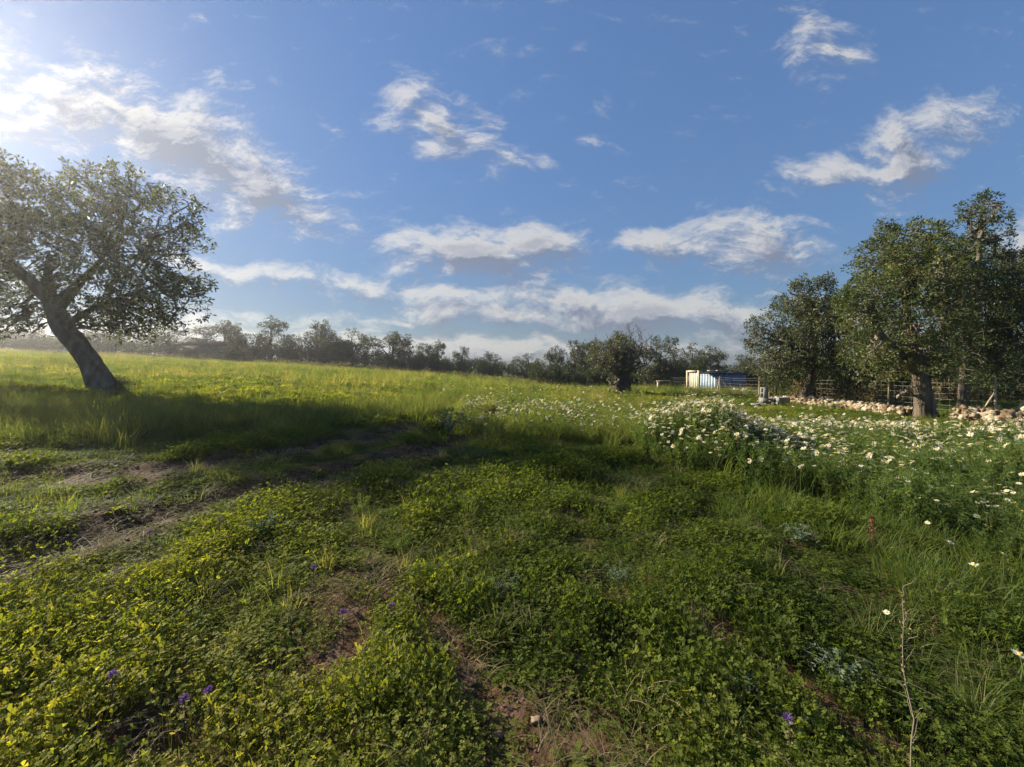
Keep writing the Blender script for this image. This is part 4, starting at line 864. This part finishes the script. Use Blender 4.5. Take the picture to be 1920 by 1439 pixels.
scatter_set('straw', 'dead bleached grass lying on the soil', [
    (.7, 3.6, 42, .75, lambda x, y: np.clip(.22+.7*soil_m(x, y)+.4*track_m(x, y), 0, 1)*.55, lambda x, y: .8+0*x, lambda x, y: .35+0*x, (0, 4)),
    (2.2, 9, 50, 1.1, lambda x, y: np.clip(track_m(x, y)*1.1, 0, 1)*.22, lambda x, y: .3+0*x, lambda x, y: .05+0*x, (0, 4)),
    (3.6, 9, 5, .9, lambda x, y: .5+0*x, lambda x, y: .8+0*x, lambda x, y: .45+0*x, (0, 4))], PS)

def broad_tuft(seed, n=8):
    r = np.random.default_rng(seed); a = np.arange(n)*2.4+r.normal(size=n)*.3; q = .008+0*a; P = np.stack([np.cos(a)*q, np.sin(a)*q, 0*a], 1); out = []
    up = .5+.9*r.random(n); D = nrm(np.stack([np.cos(a), np.sin(a), up], 1)); L_ = .05+.05*r.random(n); s_ = np.stack([-np.sin(a), np.cos(a), 0*a], 1); w = (.007+.007*r.random(n))[:, None]
    c = [P+D*(L_*t)[:, None]-np.array([0, 0, 1])*((t**2)*L_*.45)[:, None] for t in (.0, .35, .7, 1.0)]; ws = (.25, 1, .85, .05)
    V = np.concatenate([np.stack([c[k]-s_*w*ws[k], c[k]+s_*w*ws[k]], 1) for k in range(4)], 1).reshape(-1, 3); b = (np.arange(n)*8)[:, None]
    Fq = np.concatenate([np.concatenate([b+2*k, b+2*k+1, b+2*k+3, b+2*k+2], 1) for k in range(3)]); return [(V, Fq, np.repeat(.4+.4*r.random(n), 8), 0)]
PB = [P_('broad_source', mesh('broad', broad_tuft(520+i, 6+2*i), m_clover)) for i in range(4)]
scatter_set('broad_leaf_weeds', 'scattered low broad-leaved weeds in the clover', [
    (.7, 3.6, 9, 1.0, lambda x, y: 1-.7*track_m(x, y), lambda x, y: 1+0*x, lambda x, y: .42+.2*fbm(x, y, 7, 2), (0, 4)),
    (3.6, 8, 6, 1.5, lambda x, y: 1-.7*track_m(x, y), lambda x, y: 1+0*x, lambda x, y: .35+.25*fbm(x, y, 7, 2), (0, 4))], PB)
x, y, r = sample(1.2, 8, 260, seed=5); m = r.random(len(x)) < np.clip(track_m(x, y)*.5+soil_m(x, y)*.6, 0, 1)*(1/(1+.25*y)); x, y = x[m][:3800], y[m][:3800]
V, Fc, va = rocks(np.stack([x, y, height(x, y)+.002], 1), .004+.013*r.random(len(x))**2.2, 91, .8)
obj('soil_clods', mesh('soil_clods', [(V, Fc, va)], noise_mat('soil_clod', [(.2, (.05, .03, .018)), (.5, (.12, .075, .045)), (.85, (.26, .2, .14))], 12, 4, .95, .3)), kind='stuff', label='crumbs of red-brown soil and small pebbles on the bare ground')
# ------------------------------------------------------------------ daisies
def head_parts(seed, rad=.02, n=15):
    r = np.random.default_rng(seed); a = np.arange(n)/n*2*pi+r.normal(size=n)*.06
    D = np.stack([np.cos(a), np.sin(a), .12+r.normal(size=n)*.12], 1); s = np.stack([-np.sin(a), np.cos(a), 0*a], 1); c = D*rad*.3; L_ = rad*(.92+.16*r.random(n))[:, None]; w = rad*.17
    V = np.stack([c-s*w*.5, c+s*w*.5, D*L_*.8+s*w*1.0, D*L_+s*w*.35, D*L_-s*w*.35, D*L_*.8-s*w*1.0], 1).reshape(-1, 3); pet = (V, np.arange(6*n).reshape(n, 6), np.repeat(r.random(n), 6))
    rings = []; 
    for z, q in ((.0, .36), (.09, .34), (.16, .24), (.19, .1)): th = np.arange(9)/9*2*pi; rings.append(np.stack([np.cos(th)*q*rad, np.sin(th)*q*rad, np.full(9, z*rad+.001)], 1))
    V = np.concatenate(rings); i = np.arange(36).reshape(4, 9); Fq = np.concatenate([np.stack([i[k], np.roll(i[k], -1), np.roll(i[k+1], -1), i[k+1]], 1) for k in range(3)]); disc = [(V, Fq, .4), (V[-9:], np.array([[0, 1, 2, 3, 4, 5, 6, 7, 8]]), .8)]
    return pet, disc
HD = []
for i in range(6):
    pet, disc = head_parts(600+i, .021); HD.append((mesh('petals', [pet], m_petal), mesh('disc', disc, m_disc), pet, disc))
def stem_geo(h, seed, tip):
    r = np.random.default_rng(seed); b = np.array([r.normal()*.05, r.normal()*.05, -h]); m1 = b*.4+np.array([r.normal()*.02, r.normal()*.02, 0])
    V, Fq = tubes(np.array([[b, b*.7+m1*.2, m1, m1*.3, tip]]), [[.0022, .002, .0018, .0016, .0014]], 4); return (V, Fq, .5)
STM = [mesh('stem', [stem_geo(.32, 620+i, np.array([0, 0, 0]))], m_stem) for i in range(3)]
one = []
for i in range(9):
    pet, disc = HD[i % 6][2:]; V, Fq, v = stem_geo(.3, 640+i, np.array([0, 0, 0]))
    ps = [(V, Fq, v, 2)]
    tl = np.random.default_rng(i).normal(size=2)*.35; Rm = np.array([[1, 0, tl[0]], [0, 1, tl[1]], [-tl[0], -tl[1], 1]])
    ps.append((pet[0]@Rm.T, pet[1], pet[2], 0)); ps += [(q[0]@Rm.T, q[1], q[2], 1) for q in disc]
    one.append(mesh('daisy', ps, [m_petal, m_disc, m_stem]))
rd = np.random.default_rng(77)
# candidate positions: dense on the right patch, clumped
def cand(n, x0, x1, y0, y1, prob, hfun, low=0.):
    out = []
    while len(out) < n:
        y = y0+(y1-y0)*rd.random(); x = x0+(x1-x0)*rd.random()
        if rd.random() < prob(x, y): out.append((x, y, hgt(x, y)+max(.12, hfun(x, y)*(1-low*rd.random()*float(1-sstep(y, 5.6, 6.6)))+rd.normal()*.07)))
    return out
def hfun(x, y): return float((.5*(.30+1.25*fbm(x*.9, y*.9, 99, 3))*(.55+.6*sstep(y, 2.5, 5.5))*(1-.5*sstep(y, 6.2, 8.4))*mound(x, y))*1.12+.08)
cl = lambda x, y: float(sstep(fbm(x*1.4, y*1.4, 111, 3), .38, .62))
R1 = cand(3700, 2.0, 11.5, 3.0, 10.2, lambda x, y: float(daisy_m(x, y))*(.22+.78*cl(x, y))*(.28+.72*float(sstep(y, 3.2, 4.6)))*(1+.9*math.exp(-((x-float(np.interp(y, [3.6, 4.5, 5.6, 6.5], [3.9, 3.5, 2.5, 2.3])))/.7)**2)), hfun, .55)
R2 = cand(620, -1.2, 4.2, 7.2, 11.5, lambda x, y: float(tall_m(x, y))*(.2+.8*cl(x, y)), lambda x, y: .42)
R3 = cand(420, -6, 10, 11.5, 30, lambda x, y: (.03+.97*cl(x*.3, y*.3)*(1 if x > -1 else .25)), lambda x, y: .38)
R1 += cand(760, 1.8, 5.2, 5.2, 7.6, lambda x, y: math.exp(-(((x-3.3)/1.1)**2+((y-6.3)/.8)**2))*float(daisy_m(x, y)), hfun, .3)
allp = sorted([(p[1], p, g) for g, L_ in (('r', R1), ('c', R2)) for p in L_], key=lambda q: q[0])
def daisy_label(p, g):
    if g == 'c':
        a = 'left' if p[0] < .6 else ('middle' if p[0] < 2.2 else 'right')
        return 'small white daisy in the %s part of the mid-field weeds' % a, 'daisies in the %s mid-field weeds' % a
    u = p[0]/p[1]; row = 'frontmost' if p[1] < 3.7 else ('front' if p[1] < 4.2 else ('middle' if p[1] < 4.8 else ('upper' if p[1] < 5.3 else 'rear')))
    row = 'low '+row if p[2]-hgt(p[0], p[1]) < .3 else 'tall '+row
    a = 'left end' if u < .62 else ('left half' if u < .84 else ('middle' if u < .98 else ('right half' if u < 1.14 else ('right end' if u < 1.25 else 'right margin'))))
    return 'yellow-centred white daisy in the %s rows, %s of the big daisy patch' % (row, a), 'daisies in the %s rows, %s' % (row, a)
inv = [q for q in allp if q[1][0]/q[1][1] < 1.35]; outv = [q for q in allp if q[1][0]/q[1][1] >= 1.35]
ind, rest = inv[:286], [q[1] for q in inv[286:]+outv]+R3
def daisy_thing(p, k, label, group=None, sc=1.0):
    e = empty('daisy', p, rd.random()*6.28, label=label, cat='flower', **({'group': group} if group else {})); h = HD[k % 6]; tl = (rd.normal()*.3-.1, rd.normal()*.3-.1, 0)
    a = obj('petals', h[0], e); b = obj('disc', h[1], e); a.rotation_euler = tl; b.rotation_euler = tl; s = obj('stem', STM[k % 3], e); gz = p[2]-hgt(p[0], p[1]); s.scale = (1, 1, (gz+.02)/.32/sc)
    e.scale = (sc, sc, sc); return e
for k, (_, p, g) in enumerate(ind):
    lab, grp = daisy_label(p, g)
    if p[1] < 4.3: daisy_thing(p, k, lab, grp, .9+.25*rd.random())
    else:
        o = obj('daisy', one[k % 9], None, p, label=lab, cat='flower', group=grp); s = (.95+.6*rd.random()); o.scale = (s, s, (p[2]-hgt(p[0], p[1])+.02)/.3 if s < 0 else s*1.05); o.rotation_euler = (0, 0, rd.random()*6.28)
PD = [P_('daisy_source', m) for m in one]
rest = np.array(rest); n = len(rest); sc_ = (1.0+.6*rd.random(n))*np.where(rest[:, 1] > 11.5, 1.3, 1.0)
o = gn_scatter('daisies', rest, np.stack([rd.normal(size=n)*.1, rd.normal(size=n)*.1, rd.random(n)*6.28], 1), np.stack([sc_]*3, 1), rd.integers(0, 9, n), rd.random(n), PD, 'the many smaller white daisies further back in the field')
# single daisies the photo shows in the foreground
NEAR = [(1780, 1030, 'daisy alone in the shaded grass, left of the pair at the right edge'), (1881, 1041, 'daisy at the right edge facing the camera, above the lowest big daisy'), (1826, 1069, 'biggest lowest daisy among the three at the right edge'),
        (1672, 1042, 'small daisy low in the grass right of the brown seed stalk'), (1350, 1006, 'single tiny daisy in the open clover below the big daisy bush'), (1275, 954, 'small daisy on the bare spot left of the daisy bush'), (1092, 941, 'lone daisy in the clover at the middle of the photo'),
        (1912, 1240, 'half-cut daisy at the right edge low in the photo'), (1662, 1157, 'tiny white flower in the grass above the dry stalk')]
for k, (px, py, lab) in enumerate(NEAR):
    hh = .28 if px > 1700 else .1; u = (px-CX)/F; y = (EYE-hh)*F/(py-HY); daisy_thing((u*y, y, hgt(u*y, y)+hh), k, lab, None, 1.15 if px > 1700 else .75)

# ------------------------------------------------------------------ tassel hyacinths, thistles, dry stalks
def hyacinth(seed):
    r = np.random.default_rng(seed); h = .2; st = (*tubes(np.array([[[0, 0, -.02], [.004, 0, .07], [0, .004, .14], [0, 0, h]]]), [[.002, .002, .0018, .0015]], 5), .5)
    n = 40; a = r.random(n)*6.28; z = .08+.1*r.random(n); P = np.stack([0*a, 0*a, z], 1); lo = (*leaves(P+np.stack([np.cos(a), np.sin(a), 0*a], 1)*.008, np.stack([np.cos(a), np.sin(a), -.1+0*a], 1), .011, .006, r), .5)
    n = 60; D = rdir(n, .9, r); up = (*leaves(np.tile([0, 0, h-.012], (n, 1))+D*.004, D, .02, .004, r), np.repeat(r.random(n), 4)); return mesh('stem', [st], m_stem), mesh('brown_florets', [lo], m_brownfl), mesh('purple_tuft', [up], m_purple)
HY3 = [hyacinth(700+i) for i in range(3)]
for k, (px, py, lab) in enumerate([(585, 1107, 'upright purple tassel flower, the highest of those left of the bare soil streak'), (643, 1185, 'purple tassel flower between the two others above the leafy clump'), (730, 1168, 'purple tassel flower beside the bare soil streak'), (211, 1310, 'wide purple tassel flower at lower left'), (345, 1341, 'bright purple tassel flower, lowest in the photo'),
        (395, 1318, 'purple tassel flower just right of the lowest one'), (1487, 1370, 'bluish tassel flower at lower right beside a grey thistle'), (412, 1018, 'dim purple flower near the wheel track'), (282, 1048, 'small purple flower on the edge of the wheel track')]):
    hh = .17; u = (px-CX)/F; y = (EYE-hh)*F/(py-HY); x = u*y; e = empty('tassel_flower', (x, y, hgt(x, y)), k*1.3, label=lab, cat='flower', group='purple tassel flowers'); e.rotation_euler.x = .1*((k % 3)-1)
    for nm, me in zip(('stem', 'brown_florets', 'purple_tuft'), HY3[k % 3]): obj(nm, me, e)
def thistle(seed, R=.16, h=.1, n=13):
    r = np.random.default_rng(seed); out = []
    for k in range(n):
        a = k*2.4+r.normal()*.2; L_ = R*(.6+.5*r.random()); t_ = np.linspace(0, 1, 9)[:, None]; ax = np.array([cos(a), sin(a), 0])*L_*t_+np.array([0, 0, 1])*h*(np.sin(t_*2.4)*(.6+.7*(k/n))); V, Fq = tubes(ax[None], [np.linspace(.003, .001, 9)], 3); out.append((V, Fq, .9))
        P = np.repeat(ax[1:], 4, 0); s = np.array([-sin(a), cos(a), 0]); sg = np.tile([1, -1, 1, -1], 8)[:, None]; D = sg*s+np.array([cos(a), sin(a), 0])*.6+r.normal(size=(32, 3))*.25; V, Fq = leaves(P, D, .028*(.6+.6*r.random(32)), .008, r); out.append((V, Fq, .5+.4*r.random()))
    return mesh('thistle', out, m_silver)
TH = [thistle(720+i) for i in range(3)]
for k, (px, py, s, lab) in enumerate([(945, 1120, 1.1, 'grey-green thistle rosette in the clover at the middle of the foreground'), (1385, 1310, .9, 'silvery thistle at the edge of the bare streak, lower right'), (1570, 1300, 1.1, 'silvery thistle crossed by pale dry stems at lower right'), (495, 1015, 1.1, 'grey-green thistle beside the near wheel track'), (1490, 1375, .8, 'pale thistle beside the bluish tassel flower'), (1500, 1020, 1.2, 'grey feathery plant at the foot of the daisy bush'),
        (1160, 1100, .9, 'grey leafy plant in the middle clover'), (840, 815, 3, 'large grey-green plant standing in the tall grass past the tracks'), (680, 755, 3.2, 'grey-green plant on top of the shaded grass bank'), (1240, 860, 2.5, 'grey leafy plant at the left foot of the daisy bush')]):
    x, y = G(px, py); o = obj('thistle', TH[k % 3], None, (x, y, hgt(x, y)+.02), label=lab, cat='plant', group='grey-green thistles'); s *= .75; o.scale = (s, s, s*(1+.25*(k % 4))); o.rotation_euler = (.1*(k % 3), .08*(k % 2), k)
# tall dry stalk, lower right
x, y = 1.46*1.0, 1.5; x = (1712-CX)/F*1.42; y = 1.42; z = hgt(x, y); zt_ = EYE+(HY-1140)/F*y
rs = np.random.default_rng(5); p = bez(np.array([0, 0, 0.]), np.array([.012, .05, zt_-z]), 9, rs, .04); ps, rs_ = [p], [np.linspace(.0035, .0016, 9)]
for k in range(9):
    a = p[2+k % 7]; b = a+np.array([rs.normal()*.03, rs.normal()*.03, .05+.05*rs.random()]); ps.append(bez(a, b, 9, rs, .1)); rs_.append(np.linspace(.0015, .0008, 9))
e = empty('dry_stalk', (x, y, z), label='tall thin grey dried stalk standing at lower right', cat='plant'); V, Fq = tubes(ps, rs_, 5); obj('stem', mesh('stem', [(V, Fq, .7)], m_twig, True), e)
P = p[rs.integers(5, 9, 70)]+rs.normal(size=(70, 3))*[.006, .006, .025]; V, Fq = leaves(P, rdir(70, .6, rs), .012, .005, rs); obj('seed_pods', mesh('seed_pods', [(V, Fq, .6)], m_brownfl), e)
# brown seed stalk by the daisies
x, y = G(1635, 1030); z = hgt(x, y); n = 420; zz = .28*rs.random(n)**.8; aa = rs.random(n)*6.28; q = .05*(1-zz/.33)*rs.random(n)**.5; P = np.stack([np.cos(aa)*q, np.sin(aa)*q, zz], 1); V, Fq = leaves(P, rdir(n, .2, rs), .014, .009, rs)
m_dock = leaf_mat('rusty_seed', [(.0, (.1, .04, .025)), (1, (.26, .13, .08))], .2, (1.3, 1.1, .9)); e = empty('dock_plant', (x, y, z), label='rusty brown conical dried dock plant at the foot of the daisy patch', cat='plant')
obj('seed_head', mesh('seed_head', [(V, Fq, rs.random(len(V)))], m_dock), e); V, Fq = tubes(np.array([[[0, 0, 0], [0, 0, .15], [0, 0, .3]]]), [[.004, .003, .002]], 5); obj('stem', mesh('stem', [(V, Fq, .5)], m_dock), e)
# long pale dry stems lying across the lower right
for k, (a, b, lab) in enumerate([((1420, 1205), (1655, 1292), 'upper of two long pale stems lying across the grass at lower right'), ((1460, 1235), (1770, 1355), 'longest pale dry stem lying across the foot of the dry stalk'), ((1580, 1300), (1750, 1376), 'lowest short dry stem lying at lower right')]):
    A = np.array([*G(*a), 0]); B = np.array([*G(*b), 0]); A[2] = hgt(A[0], A[1])+.07; B[2] = hgt(B[0], B[1])+.09; p = bez(np.zeros(3), B-A, 9, rs, .08, .05); V, Fq = tubes([p], [np.linspace(.0022, .0012, 9)], 4); obj('fallen_twig', mesh('fallen_twig', [(V, Fq, .9)], m_twig, True), None, A, label=lab, cat='stem', group='long dry stems on the grass')

# ------------------------------------------------------------------ evening haze in the air
V, Fq = box(-3200, 3200, -3200, 3400, -4, 17)
m = bpy.data.materials.new('haze_air'); nt, N, L = nodes(m); pv = N.new('ShaderNodeVolumePrincipled'); pv.inputs['Color'].default_value = (.95, .96, 1, 1); pv.inputs['Density'].default_value = .0011; pv.inputs['Anisotropy'].default_value = .77
o = N.new('ShaderNodeOutputMaterial'); L.new(pv.outputs[0], o.inputs['Volume'])
obj('haze', mesh('haze', [(V, Fq, .5)], m), kind='stuff', label='thin evening haze over the field')
